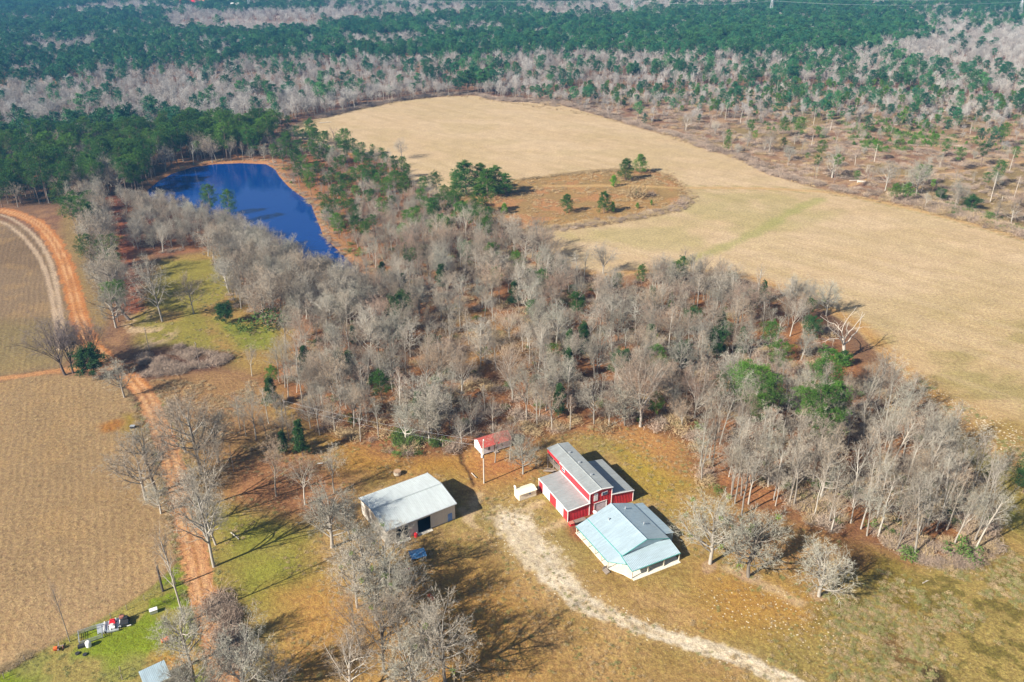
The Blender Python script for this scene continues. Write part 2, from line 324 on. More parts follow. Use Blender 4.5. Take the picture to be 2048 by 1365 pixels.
# ------------------------------------------------------------------ ground sheet, cut into ground / field / road objects
def ground_color(x, y):
    n = x.shape[0]; col = np.empty((n, 3)); sel = np.zeros((n, 3)); z = np.zeros(n)
    X, Y = x + 3 * (fbm(x, y, 14) - .5) * 2, y + 3 * (fbm(x + 99, y + 31, 14) - .5) * 2        # ragged outlines
    f1 = fbm(x, y, 60); f2 = fbm(x + 300, y, 22); f3 = fbm(x, y + 500, 7); f4 = fbm(x + 71, y + 11, 2.5, 3)
    def paint(mask, c, ls=None, fur=None, spk=None):
        mask = np.clip(mask, 0, 1)[:, None]; col[:] = col * (1 - mask) + lin(c) * mask
        for i, v in ((0, fur), (1, spk), (2, ls)):
            if v is not None: sel[:, i] = sel[:, i] * (1 - mask[:, 0]) + v * mask[:, 0]
    col[:] = lin((150, 112, 84)); sel[:, 2] = .5
    paint(sstep(.45, .65, f2), (150, 108, 84)); paint(sstep(.5, .7, f3) * .6, (196, 148, 104))
    px, py = px_of(x, y)
    inv = (y > 50)
    # yard round the buildings: olive gold grass with leaf litter
    yard = [(440, 760), (560, 780), (700, 900), (930, 900), (1100, 870), (1230, 850), (1380, 870), (1400, 970), (1480, 1020), (1640, 1060), (1800, 1120), (1990, 1100), (2010, 980), (1950, 890), (2400, 1000), (2700, 1500), (300, 1600), (420, 1300), (360, 1000), (300, 800)]
    m = sstep(4, -4, sd(X, Y, W(yard)))
    paint(m, (196, 158, 96), .35); paint(m * sstep(.40, .62, f2), (178, 154, 88), .25); paint(m * sstep(.52, .7, f3) * .7, (206, 166, 112)); paint(m * sstep(.5, .62, f1) * .4, (178, 134, 84))
    paint(m * sstep(.58, .72, f4) * .35, (150, 118, 58))
    # orange leaf litter by the back of the barn and under the trees
    for P, c, f in (([(1215, 855), (1290, 850), (1375, 880), (1380, 950), (1330, 985), (1290, 930)], (204, 150, 92), .8), ([(1300, 930), (1370, 970), (1350, 1010), (1290, 975), (1235, 900)], (190, 162, 66), .8),
                    ([(430, 890), (620, 900), (700, 960), (690, 1040), (560, 1050), (440, 1000)], (184, 130, 88), .7), ([(640, 870), (900, 900), (1000, 930), (960, 960), (880, 945), (700, 950)], (196, 145, 72), .7),
                    ([(430, 1020), (560, 1050), (640, 1060), (640, 1200), (500, 1230), (440, 1130)], (158, 156, 62), .6), ([(560, 1180), (900, 1120), (1050, 1180), (1100, 1400), (560, 1420)], (204, 156, 88), .7),
                    ([(1420, 1140), (1640, 1190), (1640, 1260), (1400, 1250)], (200, 152, 80), .7), ([(1700, 1140), (2100, 1140), (2200, 1420), (1750, 1420), (1640, 1300)], (186, 160, 92), .8),
                    ([(1100, 1280), (1600, 1400), (1100, 1450)], (196, 156, 98), .7), ([(1940, 870), (2200, 900), (2300, 1050), (2000, 1060)], (150, 156, 44), .75), ([(1440, 1030), (1560, 1040), (1700, 1090), (1620, 1150), (1480, 1110)], (204, 142, 88), .7),
                    ([(930, 900), (1060, 880), (1100, 940), (1040, 965), (960, 970)], (204, 138, 84), .7)):
        mm = sstep(7, -7, sd(X, Y, W(P))) * f; paint(mm * (.55 + .9 * sstep(.3, .6, f2)), c)
    br = sstep(10, -10, sd(X, Y, W([(1640, 1150), (2100, 1090), (2300, 1500), (1500, 1500), (1620, 1300)])))
    paint(br * sstep(.53, .63, fbm(x + 5, y + 77, 3.2, 4)) * .75, (124, 112, 52)); sel[:, 2] = sel[:, 2] * (1 - br) + .8 * br
    for cx_, cy_, rx, c in ((1790, 1300, 3, (140, 104, 66)), (1790, 1165, 6, (146, 126, 56)), (1865, 1350, 2.2, (80, 62, 44)), (1700, 1100, 5, (132, 96, 58))):
        a, b_ = at(cx_, cy_); paint(sstep(1.3, .6, np.hypot((X - a) / rx, (Y - b_) / rx * .7) + (f4 - .5)) * .8, c)
    sp_ = sstep(5, -5, sd(X, Y, W([(1380, 1150), (1720, 1190), (1760, 1290), (1620, 1330), (1400, 1240)]))); sel[:, 1] = np.maximum(sel[:, 1], sp_ * .7)
    sel[:, 1] = np.maximum(sel[:, 1], .42 * m)
    # woods: leaf litter floor
    for P, c in ((WOOD, (186, 128, 84)), (LAKEWOOD, (168, 108, 76)), (LANEWEST, (150, 110, 76)), (WESTPINE, (120, 92, 66)), (EASTBANK, (184, 124, 80))):
        mm = sstep(5, -5, sd(X, Y, W(P))); paint(mm, c, .8, None, 0); paint(mm * sstep(.45, .62, f3) * .75, (134, 92, 62)); paint(mm * sstep(.55, .7, f2) * .6, (202, 140, 88))
    mm = sstep(7, -7, sd(X, Y, W([(860, 640), (960, 620), (1060, 660), (1060, 720), (960, 740), (850, 720)]))); paint(mm * .8, (196, 150, 92))
    # greenish clearing and lawn west
    cl = [(265, 640), (300, 560), (330, 520), (440, 500), (470, 560), (500, 640), (590, 655), (560, 720), (520, 745), (440, 720), (330, 705), (280, 690)]
    mm = sstep(5, -5, sd(X, Y, W(cl))); paint(mm, (166, 152, 72), .3, None, .35); paint(mm * sstep(.45, .6, f2) * .7, (194, 150, 92))
    mm = sstep(4, -4, sd(X, Y, W([(420, 640), (560, 655), (540, 700), (470, 700)]))); paint(mm * .7, (140, 158, 52))
    mm = sstep(5, -5, sd(X, Y, W([(300, 760), (440, 735), (520, 760), (560, 860), (470, 900), (380, 880), (340, 860)]))); paint(mm, (184, 142, 96), .8, .5, 0)
    mm = sstep(3, -3, sd(X, Y, W([(285, 705), (330, 690), (470, 712), (440, 735), (300, 760), (270, 745)]))); paint(mm * .85, (112, 78, 64), .8)
    mm = sstep(4, -2, ld(X, Y, wLANE) - 2.2); paint(mm, (176, 104, 72), .5)
    mm = sstep(6, -2, ld(X, Y, WL([(285, 630), (260, 655), (330, 665), (300, 690)])) - 1); paint(mm * sstep(.45, .55, f4), (222, 190, 150))
    # west fields
    for P, c, c2 in ((wLL, (196, 162, 118), (178, 146, 104)), (wUL, (164, 136, 104), (146, 118, 88))):
        mm = sstep(1.5, -1.5, sd(x + (X - x) * .3, y + (Y - y) * .3, P)); paint(mm, c, .25, .7, .25); paint(mm * sstep(.42, .6, f1) * .7, c2); paint(mm * sstep(.5, .68, f3) * .4, (196, 158, 108))
    mm = sstep(8, -8, sd(X, Y, W([(0, 640), (120, 640), (150, 700), (110, 735), (0, 748), (-200, 760)]))); paint(mm * .5, (170, 152, 96))
    mm = sstep(3, -3, sd(X, Y, W([(120, 415), (150, 420), (205, 520), (230, 610), (185, 690), (165, 640), (150, 560), (130, 490)]))); paint(mm, (170, 140, 92), .4, 0)
    mm = sstep(3, -3, sd(X, Y, W([(248, 830), (290, 830), (300, 870), (260, 860)]))); paint(mm * .8, (168, 140, 48)); 
    a, b_ = at(225, 852); paint(sstep(1.3, .5, np.hypot((X - a) / 5, (Y - b_) / 3.5)) * .8, (190, 124, 50))
    mm = sstep(1.2, -1.2, sd(x + (X - x) * .3, y + (Y - y) * .3, wYG)); paint(mm, (164, 158, 84), .3, 0, .3); paint(mm * sstep(.42, .58, f2), (146, 160, 44)); paint(mm * sstep(.5, .62, f3) * .7, (186, 160, 96))
    mm = sstep(3, -3, sd(X, Y, W([(310, 1310), (370, 1290), (400, 1330), (330, 1360)]))); paint(mm, (214, 158, 84))
    # east clear-cut
    mm = sstep(6, -6, sd(X, Y, W(CUT))); paint(mm, (184, 146, 112), .7, 0, 0); paint(mm * sstep(.42, .6, f2), (166, 124, 98)); paint(mm * sstep(.5, .62, f3) * .8, (208, 168, 128)); paint(mm * sstep(.5, .6, f1) * .6, (160, 144, 88))
    a, b_ = at(1510, 197); paint(sstep(1.4, .5, np.hypot((X - a) / 26, (Y - b_) / 10)), (226, 184, 134))
    # far-off clearing left
    mm = sstep(3, -3, sd(X, Y, W([(-400, 185), (0, 176), (75, 163), (80, 168), (0, 186), (-400, 200)]))); paint(mm, (214, 184, 140))
    mm = sstep(8, -8, sd(X, Y, W([(345, 52), (380, 40), (480, 38), (560, 44), (660, 42), (640, 60), (470, 64), (360, 60)]))); paint(mm, (196, 166, 150))
    # pond bank
    dp = sd(X, Y, wPOND); bank = sstep(8, 3, dp + 5 * (f3 - .5)) * (py < 560) * ((px > 380) | (py < 372)); paint(bank * (px > 330), (206, 152, 102), .5); paint(sstep(5, 1, dp) * .8, (178, 122, 80))
    mm = sstep(3, -3, sd(X, Y, W([(350, 330), (430, 312), (520, 306), (560, 318), (556, 330), (470, 324), (400, 330), (345, 345)]))); paint(mm, (210, 150, 104), .3)
    # main field
    X2, Y2 = x + (X - x) * .35, y + (Y - y) * .35; df = sd(X2, Y2, wFIELD); fm = sstep(1.5, -1.5, df)
    paint(fm, (238, 206, 164), .08, 0, 0)
    paint(fm * sstep(.35, .65, fbm(x * .45, y, 18)) * .5, (228, 194, 148)); paint(fm * sstep(.48, .6, fbm(x + y * .4, y * 1.6, 26)) * .35, (214, 188, 136))
    near = sstep(560, 700, py) * fm; paint(near * .6, (222, 188, 134)); paint(near * sstep(.45, .62, fbm(x - y * .5, y * 1.7, 30)) * .6, (172, 158, 92)); sel[:, 1] = np.maximum(sel[:, 1] * (1 - fm), near * .34)
    a0 = at_np([(1400, 470), (2000, 640)]); dv = a0[1] - a0[0]; dv /= np.hypot(*dv); uu = x * dv[0] + y * dv[1]; vv = -x * dv[1] + y * dv[0]
    paint(fm * sstep(.5, .68, fbm(uu / 16, vv, 2.6, 3)) * .35, (204, 176, 124)); paint(fm * sstep(.52, .7, fbm(uu / 22 + 40, vv + 17, 7, 3)) * .4, (232, 202, 160))
    g = sstep(6, -6, sd(X, Y, W([(1380, 385), (1640, 388), (1700, 420), (1560, 470), (1420, 500), (1250, 500), (1100, 470), (1300, 430)]))) * fm; paint(g * .5 * sstep(.3, .6, f2), (196, 182, 118))
    paint(fm * sstep(5.5, .5, ld(x, y, wSW) + 5 * (f3 - .5)) * .6, (182, 180, 102))
    g2 = sstep(10, -10, sd(X, Y, W([(1760, 700), (1900, 780), (2048, 850), (2300, 950), (2300, 1100), (1990, 930), (1860, 840), (1790, 770)]))); paint(g2 * sstep(.4, .6, f2 + .2 * (f3 - .5)) * .7, (158, 138, 62)); sel[:, 1] = np.maximum(sel[:, 1], g2 * .95); paint(g2 * .3, (206, 150, 84))
    paint(sstep(7, 0, np.abs(df + 2)) * (py > 540) * fm * .75, (214, 160, 92))
    # grassy island
    mm = sstep(2, -2, sd(X, Y, wISLAND)); paint(mm, (199, 155, 98), .5, 0, .2); paint(mm * sstep(.42, .58, f2), (206, 150, 100)); paint(mm * sstep(.5, .62, f3) * .8, (182, 150, 98)); paint(mm * sstep(6, 1, np.abs(sd(X, Y, wISLAND))) * .6, (148, 124, 72))
    # tracks
    paint(sstep(3.0, 1.2, ld(x, y, wFT) + (f4 - .5)) * .9, (224, 184, 124), 0, 0); paint(sstep(1.0, .3, np.abs(ld(x, y, wFT) - 4)) * .5 * fm, (168, 160, 90))
    dr = ld(x, y, wROAD); wid = np.interp(py, [420, 460, 640, 800, 1000, 1365], [3.0, 3.4, 3.0, 2.6, 2.9, 3.0])
    rm = sstep(wid + .5, wid - .3, dr + 2.6 * (f4 - .5) + 1.2 * (f3 - .5)); paint(rm, (214, 142, 84), .05, 0, 0)
    paint(rm * sstep(.9, .3, np.abs(dr - 1.05)) * .8, (244, 186, 132)); paint(rm * sstep(.5, .65, f3) * .5, (206, 128, 66)); paint(rm * sstep(760, 800, py) * .45, (222, 176, 132)); paint(rm * sstep(.6, .1, dr) * .55, (182, 128, 80))
    sm = sstep(1.9, 1.0, ld(x, y, wSIDE) + (f4 - .5)); paint(sm, (216, 156, 104), 0, 0, 0)
    for L in (wTA, wTB): paint(sstep(1.25, .5, ld(x, y, L) + .8 * (f4 - .5)) * .9, (222, 192, 160), 0, 0, 0)
    paint(sstep(2.2, 1.2, ld(x, y, wCP) + (f4 - .5)), (222, 178, 126), 0)
    # white gravel drive
    dg = ld(x, y, wGRAV); wg = np.interp(py, [1020, 1100, 1180, 1260, 1365], [4.4, 4.6, 2.7, 1.9, 1.6])
    gm = sstep(1.35, .55, dg / wg + 1.2 * (fbm(x, y, 1.6, 4) - .5) + .9 * (f3 - .5)); 
    paint(gm, (275, 258, 228), .15, 0, .2); paint(gm * sstep(.7, .3, dg) * sstep(.4, .5, f3) * .3, (206, 172, 124)); paint(gm * sstep(.9, .3, np.abs(dg - 1.5)) * .5, (255, 246, 226)); paint(sstep(2.8, .6, dg / wg + 1.6 * (f3 - .5)) * .35, (214, 178, 128)); sel[:, 1] = np.maximum(sel[:, 1], sstep(3, 1, dg / wg) * .8 * (1 - gm))
    paint(gm * sstep(.56, .64, fbm(x + 9, y + 3, 5)) * .3, (178, 150, 104))
    for a_, b_, c_ in (((1085, 1062), (1140, 1040), 1.2), ((1050, 1020), (1085, 1005), .8), ((925, 1020), (945, 1050), 1.0), ((935, 1040), (960, 990), 1.1), ((1450, 1135), (1600, 1205), 1.2)):
        paint(sstep(c_ * 2, .2, ld(x, y, W([a_, b_])) + 2.4 * (f4 - .5)) * .65, (232, 200, 158))
    for cx_, cy_ in ((1422, 1128), (1494, 1158), (1636, 1194)):
        a, b_ = at(cx_, cy_); paint(sstep(2.5, 1.5, np.hypot(X - a, Y - b_)) * .7, (214, 176, 140))
    paint(sstep(3.5, .5, sd(X, Y, W([(1150, 1048), (1190, 1040), (1190, 1075), (1155, 1070)]))) * .85, (176, 98, 74))
    # relief
    z += (fbm(x, y, 30) - .5) * .3 + (f4 - .5) * .10 - .05
    z = np.where(dr < 4, z * .3 - .06, z)
    dw = sd(x, y, wPOND); z = np.where(dw < 14, z * sstep(0, 14, dw) + np.interp(dw, [-12, -2, 0, 3, 14], [-3.2, -1.4, -.6, .15, 0]), z)
    dd = ld(x, y, W([(920, 902), (928, 925), (940, 945), (950, 968)])); z -= .35 * sstep(.7, .1, dd + 1.2 * (f4 - .5)); paint(sstep(1.0, .2, dd + 1.6 * (f4 - .5)) * .7, (130, 88, 60))
    return col * KALB, sel, z, dict(field=df < 0, road=(dr < wid + .2) & (py > 415), track=(np.minimum(ld(x, y, wTA), ld(x, y, wTB)) < 1.0), side=(ld(x, y, wSIDE) < 1.5) & (dr >= wid + .2), grav=(gm > .5),
                                    ftrack=(ld(x, y, wFT) < 2.2), cpath=(ld(x, y, wCP) < 1.8), llf=(sd(x, y, wLL) < 0), ulf=(sd(x, y, wUL) < 0))

def build_ground():
    rows = [4.0, 40.0, 80.0]; py = 1440.0
    while True:
        rows.append(at(1024, py)[1]); py -= 2.0 if py > 250 else 1.6
        if py < -60: break
    rows = np.array(rows + [2800, 3600, 4600])
    A = np.concatenate([np.arange(-180, -42, 3.0), np.linspace(-42, 42, 760), np.arange(45, 180, 3.0)]); A = np.radians(A)
    nr, na = len(rows), len(A)
    rr, aa = np.meshgrid(rows, A, indexing='ij'); x = (rr * np.sin(aa)).ravel(); y = (rr * np.cos(aa)).ravel()
    # rows are spaced by forward distance; use polar rings
    col, sel, z, reg = ground_color(x, y)
    i = np.arange(nr - 1)[:, None] * na; j = np.arange(na)[None, :]; j2 = (j + 1) % na
    Fq = np.stack([i + j, i + j2, i + na + j2, i + na + j], -1).reshape(-1, 4)
    order = ['ground', 'field', 'llf', 'ulf', 'track', 'ftrack', 'side', 'cpath', 'grav', 'road']
    lab = np.zeros(len(Fq), int); xc = x[Fq].mean(1)
    for k, nme in enumerate(order):
        if k: lab[reg[nme][Fq].sum(1) >= 2] = k
    names = dict(ground='ground', field='field', llf='field', ulf='field', track='path', ftrack='path', side='dirt_path', cpath='dirt_path', grav='gravel_drive', road='dirt_road')
    for k, nme in enumerate(order):
        F = Fq[lab == k]
        if not len(F): continue
        u, invx = np.unique(F.ravel(), return_inverse=True); V = np.stack([x[u], y[u], z[u]], 1)
        fl = invx.astype(np.int32); sz = np.full(len(F), 4)
        if nme == 'ground':                                   # close the middle of the sheet
            V = np.vstack([V, [[0, 0, 0]]]); c = len(V) - 1; ring = np.searchsorted(u, np.arange(na))
            tri = np.stack([np.full(na, c), np.roll(ring, -1), ring], 1); fl = np.concatenate([fl, tri.ravel()]); sz = np.concatenate([sz, np.full(na, 3)])
        me = mesh_np(names[nme], V, fl, sz, [M['ground']], smooth=True)
        for an, src in (('col', col), ('sel', sel)):
            at_ = me.attributes.new(an, 'FLOAT_COLOR', 'POINT'); d = np.ones((len(V), 4), np.float32); d[:len(u), :3] = src[u]
            if nme == 'ground': d[-1, :3] = src[u[0]]
            at_.data.foreach_set('color', d.ravel())
        o = link(names[nme], me); o['kind'] = 'structure'
build_ground()

# water
def build_water():
    m, nt, b = newmat('pond_water'); b.inputs['Base Color'].default_value = (.0005, .030, .16, 1); b.inputs['Roughness'].default_value = .04; b.inputs['IOR'].default_value = 1.40; b.inputs['Specular IOR Level'].default_value = .5  # blue of the reflected sky is painted into the water's base colour
    geo = nt.nodes.new('ShaderNodeNewGeometry'); bn = nt.nodes.new('ShaderNodeBump'); bn.inputs['Strength'].default_value = .12; bn.inputs['Distance'].default_value = .3
    nt.links.new(noise(nt, geo.outputs['Position'], .5, 4, .6), bn.inputs['Height']); nt.links.new(bn.outputs[0], b.inputs['Normal'])
    c = wPOND.mean(0); P = c + (wPOND - c) * 1.06
    me = bpy.data.meshes.new('pond_water'); me.from_pydata([(a, b_, -.45) for a, b_ in P], [], [tuple(range(len(P)))]); me.materials.append(m)
    o = link('pond_water', me); o['kind'] = 'structure'
build_water()

# ------------------------------------------------------------------ trees
def rotv(d, ang, az):
    """unit vectors d (n,3) tilted by ang about a random side given by az"""
    ref = np.where(np.abs(d[:, 2:3]) > .9, np.array([[1., 0, 0]]), np.array([[0, 0, 1.]])); u = np.cross(d, ref); u /= np.linalg.norm(u, axis=1, keepdims=True); v = np.cross(d, u)
    s = u * np.cos(az)[:, None] + v * np.sin(az)[:, None]; r = d * np.cos(ang)[:, None] + s * np.sin(ang)[:, None]
    return r / np.linalg.norm(r, axis=1, keepdims=True)
class Tree:
    """segments grown level by level; wood levels become prisms, twigs single tapered blades"""
    def __init__(s, seed): s.r = np.random.default_rng(seed); s.wood = []; s.twig = []
    def stem(s, p, d, L, r0, r1, nseg, wander, up, store):
        n = len(p); pts = [p]; dirs = [d]; rr = [r0]
        for k in range(nseg):
            d = d + s.r.normal(0, wander, d.shape) + np.array([0, 0, up]); d /= np.linalg.norm(d, axis=1, keepdims=True)
            p2 = p + d * (L / nseg)[:, None]; ra = r0 + (r1 - r0) * (k / nseg); rb = r0 + (r1 - r0) * ((k + 1) / nseg); store.append((p, p2, ra, rb)); p = p2; pts.append(p); dirs.append(d); rr.append(rb)
        return np.stack(pts, 1), np.stack(dirs, 1), np.stack(rr, 1)
    def kids(s, pts, dirs, rr, cnt, t0, t1, ang, angv, even=True):
        n, k = pts.shape[0], pts.shape[1] - 1
        t = (t0 + (t1 - t0) * (np.arange(cnt) + s.r.random((n, cnt)) * .9) / cnt) if even else t0 + (t1 - t0) * s.r.random((n, cnt))
        f = np.clip(t * k, 0, k - 1e-3); i = f.astype(int); q = f - i; I = np.arange(n)[:, None]
        P = pts[I, i] * (1 - q[..., None]) + pts[I, i + 1] * q[..., None]; D = dirs[I, i + 1]; rad = rr[I, i] * (1 - q) + rr[I, i + 1] * q
        az = (np.arange(cnt) * 2.4)[None] + s.r.random((n, 1)) * 6.3 + s.r.normal(0, .5, (n, cnt))
        d = rotv(D.reshape(-1, 3), (ang + s.r.normal(0, angv, (n, cnt))).ravel(), az.ravel())
        return P.reshape(-1, 3), d, rad.ravel(), t.ravel()
def prisms(segs, ns):
    if not segs: return np.zeros((0, 3)), np.zeros(0, int), np.zeros(0, int)
    a = np.concatenate([q[0] for q in segs]); b = np.concatenate([q[1] for q in segs]); ra = np.concatenate([q[2] for q in segs]); rb = np.concatenate([q[3] for q in segs])
    d = b - a; d /= np.linalg.norm(d, axis=1, keepdims=True) + 1e-9; ref = np.where(np.abs(d[:, 2:3]) > .95, np.array([[1., 0, 0]]), np.array([[0, 0, 1.]])); u = np.cross(d, ref); u /= np.linalg.norm(u, axis=1, keepdims=True); v = np.cross(d, u)
    V = []
    for p, r in ((a - d * ra[:, None] * .3, ra), (b, rb)):
        for k in range(ns):
            t = 2 * math.pi * k / ns; V.append(p + (u * math.cos(t) + v * math.sin(t)) * r[:, None])
    V = np.stack(V, 1); n = len(a); base = (np.arange(n) * 2 * ns)[:, None, None]
    k = np.arange(ns); F = np.stack([k, (k + 1) % ns, (k + 1) % ns + ns, k + ns], 1)[None] + base
    return V.reshape(-1, 3), F.reshape(-1), np.full(n * ns, 4)
def blades(segs, r):
    """each twig one long thin triangle"""
    a = np.concatenate([q[0] for q in segs]); b = np.concatenate([q[1] for q in segs]); wdt = np.concatenate([q[2] for q in segs])
    d = b - a; s_ = np.cross(d, r.normal(0, 1, d.shape)); s_ /= np.linalg.norm(s_, axis=1, keepdims=True) + 1e-9; n = len(a)
    V = np.stack([a - s_ * wdt[:, None], a + s_ * wdt[:, None], b], 1).reshape(-1, 3)
    return V, np.arange(3 * n), np.full(n, 3)
def cat_parts(L):
    V = []; F = []; S = []; Mi = []; k = 0
    for (v, f, s_), mi in L:
        if not len(v): continue
        V.append(v); F.append(f + k); S.append(s_); Mi.append(np.full(len(s_), mi)); k += len(v)
    return np.concatenate(V), np.concatenate(F), np.concatenate(S), np.concatenate(Mi)

def grow_bare(seed, H, kind, dens=1.0, tw=.026):
    T = Tree(seed); r = T.r; P0 = np.array([[0, 0, -.3]]); D0 = np.array([[r.normal(0, .04), r.normal(0, .04), 1.]]); D0 /= np.linalg.norm(D0)
    K = dict(oak=dict(th=.70, rad=.018, n1=14, t0=.30, a1=.90, L1=.50, up1=.12, n2=8, L2=.42, n3=8, n4=6, w=.15),
             ball=dict(th=.60, rad=.021, n1=19, t0=.28, a1=1.05, L1=.46, up1=.15, n2=9, L2=.42, n3=8, n4=6, w=.13),
             wide=dict(th=.50, rad=.024, n1=12, t0=.42, a1=.95, L1=.56, up1=.17, n2=8, L2=.40, n3=8, n4=6, w=.15),
             tall=dict(th=.86, rad=.0125, n1=11, t0=.44, a1=.62, L1=.30, up1=.10, n2=6, L2=.42, n3=6, n4=5, w=.12),
             vase=dict(th=.34, rad=.020, n1=13, t0=.55, a1=.50, L1=.76, up1=.035, n2=8, L2=.34, n3=8, n4=6, w=.09),
             fork=dict(th=.50, rad=.014, n1=9, t0=.60, a1=.42, L1=.55, up1=.03, n2=7, L2=.36, n3=7, n4=5, w=.10),
             dead=dict(th=.45, rad=.027, n1=7, t0=.55, a1=.75, L1=.62, up1=.06, n2=4, L2=.34, n3=2, n4=0, w=.22),
             snag=dict(th=.80, rad=.022, n1=8, t0=.45, a1=.75, L1=.16, up1=.05, n2=4, L2=.45, n3=4, n4=3, w=.15))[kind]
    one = np.ones(1)
    pts, dirs, rr = T.stem(P0, D0, one * H * K['th'], one * H * K['rad'], one * H * K['rad'] * .55, 6, .045, 0, T.wood)
    P, D, rad, t = T.kids(pts, dirs, rr, K['n1'], K['t0'], 1.0, K['a1'], .16)
    D = np.vstack([D, dirs[:, -1]]); P = np.vstack([P, pts[:, -1]]); rad = np.append(rad, rr[:, -1]); t = np.append(t, 1.0)
    L = H * K['L1'] * r.uniform(.75, 1.08, len(P)) * (1.12 - .45 * (t - K['t0']) / (1 - K['t0']))
    L[-1] = H * (1 - K['th']) * 1.0
    pts, dirs, rr = T.stem(P, D, L, rad * (.62 if kind in ('oak', 'ball', 'wide') else .50), rad * .12, 7, K['w'], K['up1'], T.wood)
    ends1 = pts[:, -1]
    P, D, rad, t = T.kids(pts, dirs, rr, K['n2'], .25, 1.0, .75, .2); L2 = np.repeat(L, K['n2']) * K['L2'] * r.uniform(.6, 1.15, len(P)) * (1.25 - .55 * t)
    pts, dirs, rr = T.stem(P, D, L2, rad * .6, rad * .16, 4, .20, .05, T.wood)
    clump_at = pts[:, -2]
    if kind == 'dead':
        P, D, rad, t = T.kids(pts, dirs, rr, 3, .3, 1, .7, .2); T.stem(P, D, np.repeat(L2, 3) * .4, rad * .5, rad * .1, 2, .2, .02, T.wood)
        return T, None, clump_at
    n3 = max(2, int(K['n3'] * dens)); P, D, rad, t = T.kids(pts, dirs, rr, n3, .15, 1.0, .72, .25)
    L3 = np.clip(np.repeat(L2, n3) * .55 * r.uniform(.6, 1.2, len(P)), .5, 2.6); w3 = np.clip(rad * .5, tw * .55, tw * 1.6)
    pts, dirs, rr = T.stem(P, D, L3, w3, w3 * .5, 2, .16, .04, T.twig)
    if K['n4']:
        n4 = max(2, int(K['n4'] * dens)); P, D, rad, t = T.kids(pts, dirs, rr, n4, .1, 1.0, .65, .25)
        L4 = np.clip(np.repeat(L3, n4) * .65 * r.uniform(.6, 1.2, len(P)), .35, 1.6); T.twig.append((P, P + D * L4[:, None], np.full(len(P), tw * .62), None))
    return T, r, clump_at
def bare_meshes(name, seed, H, kind, bark, twig, dens=1.0, tw=.026):
    T, r, clumps = grow_bare(seed, H, kind, dens, tw)
    wood = cat_parts([(prisms(T.wood[:6], 8), 0), (prisms(T.wood[6:13], 5), 0), (prisms(T.wood[13:], 3), 0)])
    wm = mesh_np('trunk', wood[0], wood[1], wood[2], [M[bark]], smooth=True)
    cm = None; j = wood
    if r is not None:
        tws = T.twig; tw_ = [(q[0], q[1], q[2]) for q in tws]; cv = cat_parts([(blades(tw_, r), 0)])
        cm = mesh_np('crown', cv[0], cv[1], cv[2], [M[twig]])
        j = cat_parts([((wood[0], wood[1], wood[2]), 0), ((cv[0], cv[1], cv[2]), 1)])
    return dict(wood=wm, crown=cm, joined=j, mats=[M[bark], M[twig]], H=H, clumps=clumps)

